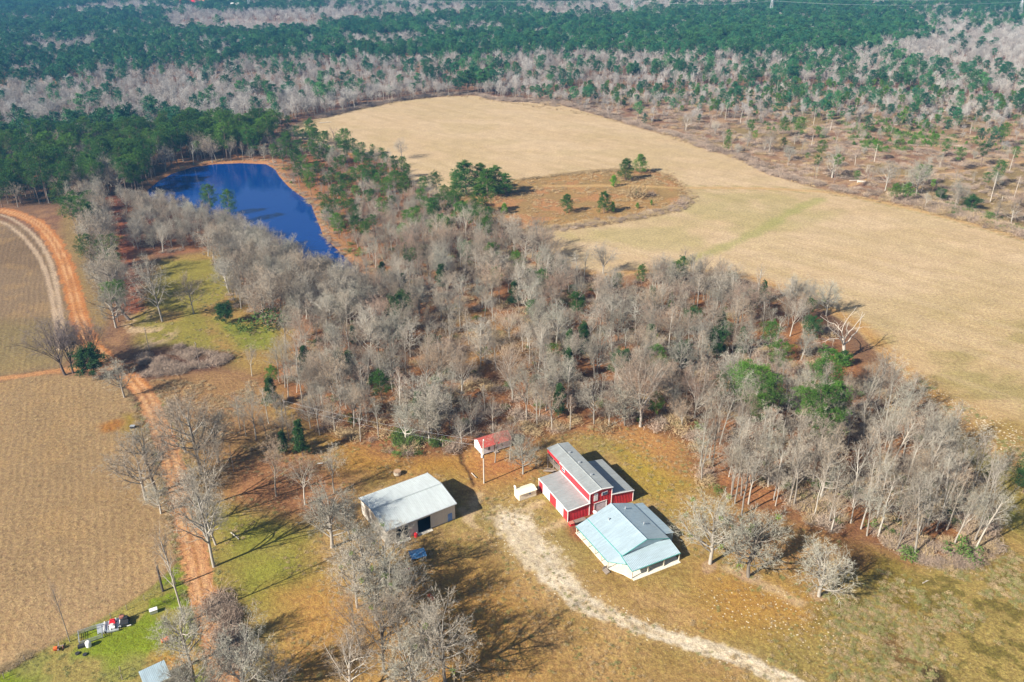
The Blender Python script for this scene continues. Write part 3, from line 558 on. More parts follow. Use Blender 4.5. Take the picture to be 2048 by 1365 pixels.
def clump_blades(centers, rad, n, L, wdt, r, up=.25, flat=.75):
    """needle clumps: n blades radiating out of each centre"""
    k = len(centers); d = r.normal(0, 1, (k, n, 3)); d[..., 2] = d[..., 2] * flat + up; d /= np.linalg.norm(d, axis=2, keepdims=True)
    rad = np.asarray(rad).reshape(-1, 1, 1) if np.ndim(rad) else rad
    a = centers[:, None] + d * rad * r.uniform(.25, .95, (k, n, 1)); e = d + r.normal(0, .45, d.shape); e /= np.linalg.norm(e, axis=2, keepdims=True)
    b = a + e * L * r.uniform(.7, 1.3, (k, n, 1)); s_ = np.cross(e, r.normal(0, 1, d.shape)); s_ /= np.linalg.norm(s_, axis=2, keepdims=True)
    V = np.stack([a - s_ * wdt, a + s_ * wdt, b], 2).reshape(-1, 3); m = k * n
    return V, np.arange(3 * m), np.full(m, 3)
def pine_meshes(seed, H, style, mat, nb=40, L=.42, wdt=.07, dens=1.0):
    r = np.random.default_rng(seed); T = Tree(seed + 1); one = np.ones(1)
    pts, dirs, rr = T.stem(np.array([[0, 0, -.3]]), np.array([[0, 0, 1.]]), one * H * .93, one * H * .0135, one * .05, 8, .025, .02, T.wood)
    S = dict(tall=dict(t0=.50, t1=.99, n=30, R=.19, a=1.15), full=dict(t0=.10, t1=.99, n=46, R=.27, a=1.25), mid=dict(t0=.32, t1=.99, n=38, R=.23, a=1.2), thin=dict(t0=.66, t1=.99, n=15, R=.13, a=1.1),
             cedar=dict(t0=.03, t1=.99, n=52, R=.24, a=1.0), young=dict(t0=.05, t1=.98, n=24, R=.34, a=1.0), round=dict(t0=.18, t1=.97, n=44, R=.36, a=1.2))[style]
    n = int(S['n'] * dens); P, D, rad, t = T.kids(pts, dirs, rr, n, S['t0'], S['t1'], S['a'], .15)
    u = (t - S['t0']) / (S['t1'] - S['t0'])
    prof = {'tall': np.sin(np.pi * (.12 + .80 * u)) ** .7, 'thin': np.sin(np.pi * (.15 + .75 * u)), 'full': np.minimum(1, 3 * (u + .2)) * (1 - u) ** .65 + .10, 'mid': np.sin(np.pi * (.2 + .72 * u)) ** .8,
            'cedar': (1 - u) ** .8 * .95 + .08, 'young': (1 - u) ** .8 + .12, 'round': np.sin(np.pi * (.22 + .7 * u)) ** .6}[style]
    Lb = H * S['R'] * prof * r.uniform(.6, 1.15, n) + .3
    pts, dirs, rr = T.stem(P, D, Lb, np.clip(rad * .35, .03, .09), np.full(n, .02), 3, .10, .10, T.wood)
    c1 = pts[:, -1]; c2 = pts[:, -2] + r.normal(0, .3, c1.shape) * H / 18; more = pts[:, -1] + r.normal(0, .5, c1.shape) * (Lb * .45)[:, None]; more[:, 2] = np.maximum(more[:, 2], .5)
    cs = np.concatenate([c1, c2, more]); cr = np.clip(np.concatenate([Lb * .33, Lb * .30, Lb * .28]) * r.uniform(.7, 1.2, len(cs)), .35, 1.5)
    tip = np.array([[0, 0, H * .94]]) + r.normal(0, .25, (3, 3)) * H / 18; cs = np.vstack([cs, tip]); cr = np.append(cr, [.7, .6, .6])
    cb = clump_blades(cs, cr, nb, L, wdt, r); wood = cat_parts([(prisms(T.wood[:8], 6), 0), (prisms(T.wood[8:], 3), 0)])
    wm = mesh_np('trunk', wood[0], wood[1], wood[2], [M['bark_pine']], smooth=True); cm = mesh_np('crown', cb[0], cb[1], cb[2], [M[mat]])
    return dict(wood=wm, crown=cm, joined=cat_parts([((wood[0], wood[1], wood[2]), 0), (cb, 1)]), mats=[M['bark_pine'], M[mat]], H=H, clumps=cs)
def bush_meshes(seed, H, mat, nb, leafy):
    r = np.random.default_rng(seed)
    if leafy:
        cs = r.normal(0, 1, (16, 3)) * np.array([H * .38, H * .38, H * .2]) + np.array([0, 0, H * .48]); cs[:, 2] = np.clip(cs[:, 2], .2, H); cb = clump_blades(cs, H * .3, nb, .32, .09, r)
    else:
        d = r.normal(0, 1, (nb, 3)); d[:, 2] = np.abs(d[:, 2]) * .8 + .3; d /= np.linalg.norm(d, axis=1, keepdims=True); a = r.normal(0, 1, (nb, 3)) * np.array([H * .35, H * .35, 0]); a[:, 2] = r.uniform(0, .45, nb) * H
        cb = blades([(a, a + d * H * r.uniform(.3, .65, (nb, 1)), np.full(nb, .035))], r)
    me = mesh_np('foliage', cb[0], cb[1], cb[2], [M[mat]])
    return dict(wood=None, crown=me, joined=(cb[0], cb[1], cb[2], np.zeros(len(cb[2]), int)), mats=[M[mat]], H=H)

V_ = {}
for i in range(3): V_['oak%d' % i] = bare_meshes('oak', 10 + i, 15, 'oak', 'bark', 'twig', .9, .034)
for i in range(2): V_['pale%d' % i] = bare_meshes('pale', 20 + i, 14, 'ball', 'bark', 'twig_pale', .85, .034)
for i in range(2): V_['dark%d' % i] = bare_meshes('dark', 30 + i, 15, 'vase', 'bark_dark', 'twig_dark', 1.0)
for i in range(5): V_['tall%d' % i] = bare_meshes('tall', 40 + i, 18, 'tall', 'bark', ('twig', 'twig', 'twig_pale', 'twig_tan', 'twig')[i], .95, .030)
for i in range(4): V_['fork%d' % i] = bare_meshes('fork', 50 + i, 16, 'fork', 'bark', ('twig', 'twig_tan', 'twig', 'twig_pale')[i], 1.0, .028)
for i in range(2): V_['wide%d' % i] = bare_meshes('wide', 60 + i, 13, 'wide' if i == 0 else 'ball', 'bark', 'twig_pale', .95, .034)
V_['vase0'] = bare_meshes('vase', 70, 14, 'vase', 'bark', 'twig_tan', 1.1); V_['vase1'] = bare_meshes('vase', 71, 14, 'vase', 'bark', 'twig', 1.1)
V_['dead0'] = bare_meshes('dead', 80, 14, 'dead', 'dead', 'dead'); V_['deadk0'] = bare_meshes('dead', 81, 10, 'dead', 'bark_dark', 'bark_dark')
V_['snag0'] = bare_meshes('snag', 90, 15, 'snag', 'bark_dark', 'twig', .8); V_['snag1'] = bare_meshes('snag', 91, 10, 'snag', 'bark', 'twig', .7)
for i in range(3): V_['ptall%d' % i] = pine_meshes(100 + i, 20, 'tall', 'needle', 46)
for i in range(2): V_['pfull%d' % i] = pine_meshes(110 + i, 13, 'full', 'needle', 44)
for i in range(2): V_['pmid%d' % i] = pine_meshes(120 + i, 16, 'mid', 'needle', 44)
V_['pthin0'] = pine_meshes(130, 20, 'thin', 'needle_bright', 40); V_['pthin1'] = pine_meshes(131, 18, 'thin', 'needle', 40)
V_['ced0'] = pine_meshes(140, 9, 'cedar', 'cedar', 46, .28, .07); V_['ced1'] = pine_meshes(141, 7, 'round', 'cedar', 60, .3, .08)
V_['yp0'] = pine_meshes(150, 5, 'young', 'needle_bright', 30, .35, .07)
V_['mag0'] = pine_meshes(160, 13, 'round', 'cedar', 60, .36, .10)
for i in range(2): V_['bush%d' % i] = bush_meshes(170 + i, 2.2, 'leaf', 26, True)
for i in range(3): V_['brush%d' % i] = bush_meshes(180 + i, 2.2, ('brush', 'brush', 'brush_dry')[i], 260, False)
for i in range(2): V_['tuft%d' % i] = bush_meshes(190 + i, .9, ('brush_dry', 'tuft_green')[i], 60, False)
# coarser plants for the far forest
F_ = {}
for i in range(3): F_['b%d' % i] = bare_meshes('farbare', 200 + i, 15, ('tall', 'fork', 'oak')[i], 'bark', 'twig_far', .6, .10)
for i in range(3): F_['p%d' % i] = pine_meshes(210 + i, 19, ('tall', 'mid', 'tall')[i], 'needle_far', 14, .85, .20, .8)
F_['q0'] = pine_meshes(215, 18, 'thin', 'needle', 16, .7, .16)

counts = {}
def plant_tree(key, x, y, H, label, cat, group=None, name='bare_tree', rz=None, wx=1.0, mist=0, z=0.0, lean=None):
    v = V_[key]; s = H / v['H']; rz = random.uniform(0, 6.28) if rz is None else rz
    if v['wood'] is None:
        o = link(name, v['crown'], None, (x, y, z)); o.rotation_euler = (0, 0, rz); o.scale = (s * wx, s * wx, s); tag(o, label, cat, group); return o
    e = empty(name, label, cat, (x, y, z), rz, group); e.scale = (s * wx, s * wx, s)
    if lean: e.rotation_euler = (lean[0], lean[1], rz)
    link('trunk', v['wood'], e)
    if v['crown']: link('crown', v['crown'], e)
    if mist:
        r = np.random.default_rng(int(abs(x * 31 + y * 17)) + 5); c = v['clumps']; c = c[r.choice(len(c), mist, replace=False)]
        for q in c:
            cb = clump_blades(q[None], .42, 46, .26, .06, r, 0, 1); link('mistletoe', mesh_np('mistletoe', cb[0], cb[1], cb[2], [M['mistletoe']]), e)
    return e
placed = []
def T(key, px, py, top, label, cat='bare tree', name='bare_tree', group=None, wx=1.0, mist=0, rz=None, lean=None):
    x, y = at(px, py); H = height_for(px, py, top); placed.append((x, y, max(2.2, H * .16)))
    k = {'bare tree': 'b', 'pine tree': 'p'}.get(cat, 'o'); counts[k] = counts.get(k, 0) + 1
    return plant_tree(key, x, y, H, label, cat, group, name, rz, wx, mist, 0, lean)
B = 'bare tree'
# west side, junction and lane
T('dark0', 130, 750, 640, 'large dark leafless tree leaning left over the field beside the road junction', wx=1.15, lean=(0, R(-16)), rz=0)
T('dark1', 146, 746, 648, 'dark leafless tree with upright fan crown just left of the orange road at the junction')
T('dark0', 192, 728, 645, 'dark leafless tree standing over the orange road behind the junction cedar', rz=2)
T('ced1', 186, 757, 697, 'dark green cedar at the foot of the bare trees by the road junction', 'cedar tree', 'cedar_tree')
T('wide0', 249, 795, 712, 'bare tree with flat layered grey crown left of the orange road below the junction', wx=.95)
T('oak0', 325, 643, 505, 'tall leafless tree standing at the left front of the grassy clearing by the shaded lane', wx=.8)
T('oak1', 388, 628, 545, 'leafless tree with a swollen trunk base in the grassy clearing, right of a taller one', wx=.85)
T('oak2', 252, 612, 500, 'leafless tree leaning left over the end of the shaded lane', lean=(0, R(-14)), rz=1)
T('deadk0', 258, 640, 530, 'dark crooked tree bending left over the roadside by the end of the shaded lane', lean=(0, R(-32)), rz=0)
T('fork0', 504, 752, 688, 'small leafless tree alone at the right edge of the lower clearing')
T('ced1', 452, 648, 608, 'dark green cedar bush at the edge of the grassy clearing under the bare trees', 'cedar tree', 'cedar_tree')
T('bush0', 490, 662, 640, 'round dark green shrub standing on the lawn edge in front of the cedar', 'shrub', 'shrub', wx=1.1)
T('bush1', 545, 652, 622, 'dark green shrub under the bare trees at the back of the lawn', 'shrub', 'shrub', wx=1.4)
# along the orange road
T('oak1', 313, 985, 855, 'broad leafless tree at the left side of the orange road beside the ploughed field', wx=1.25)
T('pale0', 322, 1027, 962, 'small grey leafless tree at the field corner left of the orange road', wx=1.2)
T('oak2', 402, 948, 792, 'big grey leafless tree whose crown hangs over the right side of the orange road', wx=1.1)
T('oak0', 418, 1010, 870, 'leafless tree at the right roadside in front of the big grey one over the road', wx=.9)
T('oak0', 428, 1134, 945, 'tall leafless tree with dark straight trunk on the right roadside, throwing a long shadow', wx=.75)
T('tall1', 370, 1246, 1052, 'very tall thin tree with long bare trunk and sparse top left of the orange road', wx=.7)
T('tall3', 140, 1284, 1160, 'thin nearly dead tree at the fence on the edge of the ploughed field', wx=.5)
T('wide1', 382, 1330, 1200, 'crooked pale tree with cut back limbs between the green yard and the orange road', wx=.9)
T('wide0', 492, 1392, 1240, 'pale leafless tree at the right side of the road at the bottom of the picture', wx=.95)
T('pale1', 395, 1425, 1290, 'leafless tree cut by the bottom edge beside the end of the orange road')
T('fork1', 553, 993, 872, 'slender leafless tree alone on the leafy ground between the road and the metal barn', wx=1.0)
T('pale0', 664, 1096, 968, 'rounded whitish leafless tree left of the metal barn front', wx=1.2)
T('pale1', 700, 1078, 985, 'leafless tree brushing the left end wall of the metal barn', wx=.95)
T('fork2', 668, 985, 890, 'leafless tree behind the left corner of the metal barn')
T('fork3', 512, 880, 778, 'leafless tree in the brown grass between the road and the leaning cedar')
T('ced0', 606, 912, 838, 'dark slender cedar beside the bare oaks left of the metal barn', 'cedar tree', 'cedar_tree', wx=.8)
T('oak0', 372, 905, 790, 'grey leafless tree left in the dense clump overhanging the orange road', wx=1.1)
T('pale0', 438, 925, 812, 'grey leafless tree right in the dense clump overhanging the orange road', wx=1.0)
T('oak1', 398, 1052, 930, 'leafless tree close to the right roadside above the long shadow caster', wx=.9)
T('pale1', 432, 1090, 985, 'low grey leafless tree touching the long shadow caster', wx=.9)
T('oak2', 292, 1000, 880, 'dark limbed leafless tree joining the broad one left of the orange road', wx=1.1)
T('fork2', 610, 1010, 905, 'slender grey tree between the lone roadside tree and the metal barn')
T('oak1', 560, 1400, 1300, 'leafless tree at the bottom edge right of the orange road', wx=1.0)
T('fork0', 640, 870, 770, 'grey leafless tree at the wood corner behind the metal barn')
T('fork1', 226, 560, 440, 'tan leafless tree half way along the left side of the shaded lane')
T('oak0', 215, 500, 405, 'leafless tree at the left side of the shaded lane, just above the tan one')
T('oak1', 238, 605, 495, 'leafless tree near the lower end of the left side of the shaded lane')
T('pale0', 232, 655, 560, 'grey leafless tree between the orange road and the end of the shaded lane')
T('fork0', 345, 868, 800, 'leafless tree touching the orange road from the right just below the junction')
for px, py, top, k, ms, wx, lb in ((772, 1172, 1040, 'oak0', 4, 1.0, 'mistletoe specked leafless tree left of the blue roofed shelter'), (818, 1245, 1120, 'oak1', 5, .9, 'mistletoe specked leafless tree beside the orange barrel'), (890, 1362, 1205, 'oak2', 2, 1.05, 'leafless tree at the bottom whose broad shadow reaches towards the gravel drive'),
                                   (738, 1160, 1040, 'pale1', 3, 1.15, 'pale leafless tree in front of the left corner of the metal barn'), (752, 1240, 1120, 'pale0', 3, 1.1, 'pale leafless tree in the middle of the front grove, left of the barrel'), (800, 1300, 1180, 'oak1', 3, 1.05, 'mistletoe specked leafless tree low in the front grove'),
                                   (835, 1400, 1265, 'pale1', 2, 1.0, 'leafless tree cut by the bottom edge in the front grove'), (700, 1395, 1270, 'oak0', 0, 1.0, 'leafless tree at the bottom left of the front grove'), (715, 1215, 1090, 'oak2', 2, 1.0, 'leafless tree at the left edge of the front grove, level with the blue shelter'), (780, 1250, 1120, 'pale1', 4, 1.0, 'pale leafless tree in the front grove between the blue shelter and the barrel'), (768, 1345, 1215, 'oak0', 2, 1.0, 'leafless tree in the lower middle of the front grove'), (850, 1320, 1195, 'pale0', 3, 1.0, 'pale leafless tree low in the right of the front grove'), (720, 1300, 1180, 'fork1', 0, 1.1, 'tan twigged leafless tree at the lower left of the front grove'), (756, 1118, 1040, 'fork3', 0, 1.1, 'low leafless tree touching the front wall of the metal barn')):
    T(k, px, py, top, lb, mist=ms, wx=wx)
# round the buildings
T('wide1', 1046, 948, 862, 'leafless tree between the rusty roofed cabin and the red barn', wx=1.0)
T('fork2', 1020, 920, 835, 'leafless tree right behind the rusty roofed cabin')
T('fork0', 990, 925, 842, 'leafless tree with pale trunk in front of the rusty roofed cabin')
T('vase0', 1281, 853, 722, 'fan shaped pale leafless tree standing at the back of the yard behind the red barn', wx=1.15)
T('pale0', 1420, 1128, 985, 'spreading leafless tree with mistletoe beside the right corner of the porch house', mist=9, wx=1.1)
T('wide1', 1497, 1154, 1008, 'spreading leafless tree on a bare sandy ring, middle of three in the yard', mist=5, wx=1.05)
T('pale1', 1638, 1192, 1068, 'spreading leafless tree on the open grass, rightmost of three in the yard', wx=1.15, rz=2)
T('tall0', 1828, 1115, 972, 'tall leafless tree with white trunk at the front edge of the right wood', wx=1.1)
T('tall2', 1946, 1105, 985, 'white trunked leafless tree leaning right at the corner of the right wood', lean=(0, R(9)), rz=0, wx=1.15)
T('fork3', 1734, 1072, 965, 'grey leafless tree standing before the right wood, left of the white trunked one')
T('fork0', 1662, 1064, 968, 'leafless tree at the wood edge behind the rightmost yard tree')
T('tall1', 1483, 1030, 898, 'thin straight leafless tree just behind the middle spreading yard tree')
T('oak1', 1640, 1000, 880, 'big white limbed tree rising above the right wood front', wx=1.0)
T('tall4', 1587, 1014, 880, 'clump of pale straight trunks at the opening of the right wood')
T('tall0', 1578, 1008, 884, 'second pale straight trunk in the clump at the opening of the right wood')
T('bush0', 1928, 1112, 1082, 'bright green bush at the foot of the leaning white trunked tree', 'shrub', 'shrub', wx=.9)
T('bush1', 1816, 1118, 1098, 'green bush at the foot of the white trunked tree', 'shrub', 'shrub')
T('mag0', 2046, 985, 918, 'bright green round tree cut by the right edge of the picture', 'evergreen tree', 'evergreen_tree')
# field edge and lone trees
T('dead0', 1688, 722, 612, 'bleached white dead tree with bare forked limbs at the field edge', 'dead tree', 'dead_tree', wx=1.35); placed += [(*at(1690, 745), 9), (*at(1700, 700), 8), (*at(1655, 640), 6), (*at(1700, 770), 6)]
T('ced1', 1685, 735, 703, 'dark green bush at the foot of the bleached dead tree', 'cedar tree', 'cedar_tree', wx=.8)
T('pale0', 1652, 632, 556, 'dense leafless tree with brown leaf clumps at the field edge behind the bleached dead tree', wx=1.0, mist=3)
T('oak0', 1608, 622, 565, 'leafless tree at the field edge left of the dense brown clumped one')
T('oak2', 1440, 562, 515, 'leafless tree at the field edge casting a shadow right across the pale grass')
T('oak1', 1395, 566, 528, 'low leafless tree left of the shadow casting one at the field edge', wx=1.2)
T('vase1', 1206, 547, 484, 'fan shaped leafless tree alone in the corner of the pale field', wx=1.25)
T('oak0', 1020, 490, 425, 'grey leafless tree where the wood meets the field by the orange grass island', wx=1.0)
T('oak2', 804, 318, 277, 'leafless oak with round crown alone in the upper field', wx=1.2)
T('pale1', 808, 355, 325, 'pale leafless tree left of the upper field, in front of the lone oak')
T('pale0', 672, 340, 290, 'pale leafless tree among the pines between pond and field')
T('deadk0', 668, 276, 246, 'dark dead tree with spiky limbs at the upper left end of the field', 'dead tree', 'dead_tree')
T('mag0', 803, 668, 588, 'dark evergreen tree standing among bare trees in the middle wood', 'evergreen tree', 'evergreen_tree', wx=.75)
T('pmid0', 548, 772, 730, 'small bright green pine at the left edge of the middle wood', 'pine tree', 'pine_tree', wx=1.3)
for i, (px, py, top, k, wx, lb) in enumerate(((932, 388, 320, 'pfull0', 1.7, 'big dense pine, leftmost of the tall clump on the field island'), (962, 384, 324, 'pfull1', 1.3, 'slim pine in the middle back of the clump on the field island'), (992, 388, 330, 'pfull0', 1.6, 'dense pine at the right side of the clump on the field island'),
        (1010, 392, 345, 'pfull1', 1.5, 'low spreading pine at the right foot of the clump on the field island'), (958, 430, 368, 'pfull1', 1.4, 'conical pine standing in front of the tall clump on the field island'), (975, 396, 336, 'pfull1', 1.5, 'bushy pine at the front of the tall clump on the field island'), (915, 376, 338, 'pfull1', 1.5, 'shorter pine behind the left of the field island clump'),
        (1250, 361, 316, 'pfull0', 1.5, 'round pine at the far right end of the field island'), (1279, 347, 307, 'pfull1', 1.4, 'smaller bright pine right behind the round one on the field island'), (1228, 374, 351, 'yp0', 1.0, 'low shrubby pine left of the round one on the field island'),
        (1134, 426, 387, 'pfull1', 1.4, 'lone dark pine on the orange grass, left of a pair'), (1208, 427, 382, 'pfull0', 1.3, 'lone dark pine on the orange grass with small shrubs to its right'), (1008, 428, 407, 'yp0', 1.0, 'small pine on bare orange soil at the left of the field island'), (1224, 425, 404, 'yp0', .8, 'young pine close to the right of the lone dark pine'),
        (1272, 388, 378, 'yp0', .8, 'tiny young pine in the island grass'), (1303, 411, 400, 'yp0', .8, 'tiny dark young pine at the right end of the island'), (1275, 417, 406, 'yp0', 1.0, 'tiny pale young pine near the track on the island'), (926, 425, 400, 'pfull1', 1.2, 'roundish olive pine left of the conical one'),
        (1232, 590, 545, 'pmid1', 1.1, 'single bright pine where the wood meets the field corner'), (1341, 622, 583, 'pfull0', .7, 'narrow dark pine rising above the bare trees near the field edge'), (1120, 566, 517, 'pmid0', .9, 'dark pine in the bare trees left of the field corner'),
        (1532, 742, 640, 'ptall0', .8, 'bright green pine, highest in the right wood below the field edge'), (1546, 770, 678, 'ptall1', 1.15, 'bright green pine with wide flat crown in the right wood'), (1476, 838, 720, 'ptall2', 1.25, 'large bright pine left in the right wood group'), (1506, 846, 728, 'ptall0', 1.2, 'large bright pine middle in the right wood group'), (1440, 828, 745, 'ptall1', 1.0, 'pine at the left shoulder of the right wood group'),
        (1528, 870, 752, 'ptall1', 1.2, 'bright pine low in the right wood group'), (1510, 890, 785, 'ptall0', 1.1, 'darker pine at the front of the right wood group'), (1598, 880, 770, 'ptall2', 1.1, 'dark pine left in the far right pine group'), (1630, 896, 768, 'ptall0', 1.2, 'large pine in the middle of the far right pine group'), (1655, 880, 762, 'pmid0', .9, 'slim pine at the back of the far right pine group'),
        (1628, 925, 808, 'ptall1', 1.35, 'brightest wide crowned pine at the front of the far right pine group'), (985, 545, 485, 'pmid1', 1.1, 'green pine among bare trees near the orange soil bank'), (975, 490, 430, 'pmid0', 1.0, 'dark pine at the left end of the field boundary'), (812, 498, 445, 'pmid1', 1.2, 'round dark pine in the wood right of the pond'),
        (870, 490, 437, 'pmid0', 1.1, 'left one of two joined pines in the wood right of the pond'), (895, 480, 432, 'pmid1', 1.1, 'right one of two joined pines in the wood right of the pond'), (735, 500, 442, 'ptall0', .9, 'tall thin pine above the narrow end of the pond'), (125, 432, 362, 'pmid0', 1.0, 'dark pine at the bend of the orange road'), (160, 480, 388, 'ptall1', 1.1, 'tall dark pine by the roadside in front of the shaded lane'),
        (188, 545, 465, 'pmid1', 1.15, 'dark pine among bare trees along the left of the shaded lane'), (462, 446, 378, 'pmid0', 1.0, 'dark pine standing at the pond side in front of the water'), (425, 434, 366, 'pmid1', 1.0, 'pine behind pale bare trees at the near side of the pond'), (625, 292, 236, 'pmid0', 1.1, 'big pine at the left end of the upper field'), (690, 318, 255, 'pmid1', 1.2, 'wide dark pine at the field corner above the pond'),
        (1420, 258, 196, 'pthin1', 1.2, 'thin pine in the clear cut strip nearest the top of the pale field'), (1497, 282, 238, 'pthin1', 1.3, 'green ivy clad pine at the clear cut edge'), (1565, 275, 232, 'pmid0', 1.0, 'left bright pine of a leaning pair in the clear cut'), (1597, 280, 232, 'pmid1', 1.1, 'right bright pine of a leaning pair in the clear cut'),
        (1910, 345, 292, 'ptall0', 1.1, 'bright pine left of the orange path in the clear cut'), (1962, 335, 287, 'ptall1', 1.2, 'bright spreading pine over the orange path in the clear cut'), (1860, 320, 265, 'ptall2', 1.0, 'tall pine left behind the path pines in the clear cut'), (1883, 330, 275, 'ptall0', 1.0, 'second tall pine left behind the path pines in the clear cut'), (2000, 300, 245, 'ptall1', 1.0, 'pine near the right edge in the clear cut'))):
    T(k, px, py, top, lb, 'pine tree', 'pine_tree', wx=wx)
for px, py, top, k, wx, lb in ((1770, 382, 322, 'oak0', 1.1, 'leafless tree left of the field gate opening at the clear cut edge'), (1832, 392, 312, 'pale0', 1.0, 'white limbed leafless tree with dark bush below at the clear cut edge'), (1915, 412, 355, 'pale1', 1.1, 'low white leafless tree with thick trunk at the clear cut edge'), (2022, 448, 402, 'oak1', 1.2, 'leafless tree at the right end of the field hedge'),
                               (1664, 356, 292, 'pale0', 1.0, 'white leafless tree beside the white gate'), (1580, 322, 288, 'pale1', 1.2, 'low spreading white tree on the field edge'), (1538, 306, 258, 'oak2', 1.0, 'pale dense leafless tree in the field hedge'), (1494, 296, 262, 'oak1', 1.0, 'leafless tree with dark ivy at the field hedge'), (1371, 262, 224, 'oak0', 1.0, 'leafless tree at the upper end of the field hedge'),
                               (1735, 360, 330, 'oak2', .9, 'small leafless tree left of the hedge opening')):
    T(k, px, py, top, lb, wx=wx)
T('bush0', 1808, 390, 370, 'bright green shrub below the white limbed tree', 'shrub', 'shrub', wx=1.3)
T('ced1', 1940, 420, 392, 'large green bush beside the thick trunked tree in the hedge', 'cedar tree', 'cedar_tree', wx=1.3)
T('ced1', 1880, 400, 378, 'green bush left of the thick trunked tree in the hedge', 'cedar tree', 'cedar_tree', wx=1.2)
T('brush0', 1302, 392, 378, 'reddish brown shrub at the right end of the grassy island', 'shrub', 'shrub', wx=1.1)
T('brush1', 1358, 412, 398, 'large brown thicket at the rounded end of the grassy island', 'shrub', 'shrub', wx=1.5)
T('brush2', 1268, 395, 358, 'pale grey shrub beside the round pine on the island', 'shrub', 'shrub', wx=.8)

# ---- scatter: a jittered grid over the whole ground, asked region by region
def zone_np(px, py, x, y):
    """probabilities (bare, pine, thin pine, brush) and spacing keep-fraction per point"""
    n = len(px); pb = np.zeros(n); pp = np.zeros(n); keep = np.zeros(n); zid = np.zeros(n, int); hs = np.ones(n)
    f = fbm(x, y, 55, 3); f2 = fbm(x + 700, y + 90, 130, 3); f3 = fbm(x + 33, y, 20, 2)
    far = (py < 345); far &= ~inside(px, py, FIELD)
    # far country: belts
    prob_p = sstep(.42, .58, .6 * f + .5 * f2 - .05)
    def belt(poly, v, s=1.0):
        m = inside(px, py, poly); prob_p[m] = prob_p[m] * (1 - s) + v * s
    belt([(-900, -80), (3000, -80), (3000, 60), (-900, 60)], .70, .6)
    belt([(-900, -60), (330, -60), (250, 8), (60, 40), (-900, 80)], .97)
    belt([(-900, 80), (60, 42), (250, 10), (330, 10), (300, 30), (80, 58), (-900, 110)], .12, .9)
    belt([(-900, 60), (300, 30), (640, 60), (640, 130), (300, 160), (120, 170), (-900, 175)], .82, .75)
    belt([(40, 100), (190, 95), (200, 112), (60, 118)], .1, .9)
    belt([(330, 38), (480, 32), (700, 28), (860, 30), (860, 48), (700, 60), (620, 72), (450, 78), (340, 72)], .06, .95)
    belt([(640, 0), (900, 8), (1000, 30), (900, 45), (760, 45), (660, 30)], .25, .8)
    belt([(640, 62), (820, 45), (1000, 40), (1060, 60), (1300, 45), (1400, 25), (1800, 18), (1840, 60), (1700, 110), (1560, 120), (1380, 118), (1150, 125), (950, 112), (700, 130), (640, 120)], .86, .82)
    belt([(860, 55), (1000, 60), (1020, 78), (850, 84)], .2, .8)
    belt([(680, 85), (830, 78), (850, 100), (700, 112)], .15, .8)
    belt([(1040, 22), (1300, 8), (1560, 2), (1560, 16), (1290, 32), (1100, 46)], .15, .8)
    belt([(200, 165), (640, 130), (860, 128), (1150, 122), (1380, 124), (1330, 140), (1180, 158), (1000, 160), (880, 190), (640, 235), (540, 275), (240, 260), (0, 300), (-900, 340), (-900, 190), (100, 180)], .17, .85)
    belt([(860, 140), (1100, 150), (1350, 138), (1380, 160), (1250, 175), (1050, 178), (900, 170)], .45, .8)
    belt([(1840, 50), (2400, 60), (2500, 105), (1980, 125), (1860, 100)], .15, .85)
    belt([(1760, 105), (2500, 105), (2600, 180), (1900, 165), (1780, 135)], .12, .85)
    belt([(1380, 125), (1760, 118), (2050, 165), (2050, 200), (1700, 180), (1380, 170)], .45, .85)
    clear = inside(px, py, [(345, 50), (480, 36), (660, 42), (640, 62), (470, 66), (360, 62)]) & (f3 < .62)
    prob_p = prob_p ** 1.6; pb[far] = (1 - prob_p[far]); pp[far] = prob_p[far]; keep[far] = .80; zid[far] = 9; keep[far & clear] = .25
    keep[inside(px, py, [(-900, 178), (90, 160), (90, 172), (-900, 200)])] = 0
    wp = inside(px, py, WESTPINE); pb[wp] = .36; pp[wp] = .64; keep[wp] = .95; zid[wp] = 5
    west = (px < 60) & (py > 320) & (py < 415); pb[west] = .5; pp[west] = .5; keep[west] = .9; zid[west] = 5
    m = inside(px, py, CUT); pb[m] = 0; pp[m] = 0; keep[m] = 0
    # clear-cut: open, thinning out towards the path
    up = np.clip((262 - py + (px - 1300) * .05) / 70, 0, 1) * m; pb[m] = .62; pp[m] = .38; keep[m] = np.maximum(.09, .9 * up[m] ** 1.3); zid[m] = 6
    left = m & (px < 1380); keep[left] = np.clip((232 - py[left]) / 30, .12, .8); 
    wd = inside(px, py, WOOD); pb[wd] = .90; pp[wd] = .10; keep[wd] = .28 + .5 * sstep(.40, .55, f3[wd]); zid[wd] = 1
    sp = inside(px, py, [(850, 640), (960, 615), (1060, 650), (1070, 720), (960, 745), (840, 720)]); keep[sp] = .25
    rt = wd & (px > 1400) & (py > 800); zid[rt] = 2; keep[rt] = .80; pb[rt] = .99; pp[rt] = .01
    lk = inside(px, py, LAKEWOOD); pb[lk] = 1.0; pp[lk] = 0.0; keep[lk] = .97; zid[lk] = 3
    lk2 = lk & (px < 470) & (py > 500); keep[lk2] = .45
    lw = inside(px, py, LANEWEST); pb[lw] = .82; pp[lw] = .18; keep[lw] = 1.0; zid[lw] = 4
    eb = inside(px, py, EASTBANK) & ~wd; pb[eb] = .42; pp[eb] = .58; keep[eb] = .72; zid[eb] = 7
    eb2 = eb & (px > 700) & (py > 380); pb[eb2] = .75; pp[eb2] = .25; keep[eb2] = .9
    yt = inside(px, py, YARDTREES); pb[yt] = .9; pp[yt] = .1; keep[yt] = .35; zid[yt] = 8
    return pb, pp, keep, zid
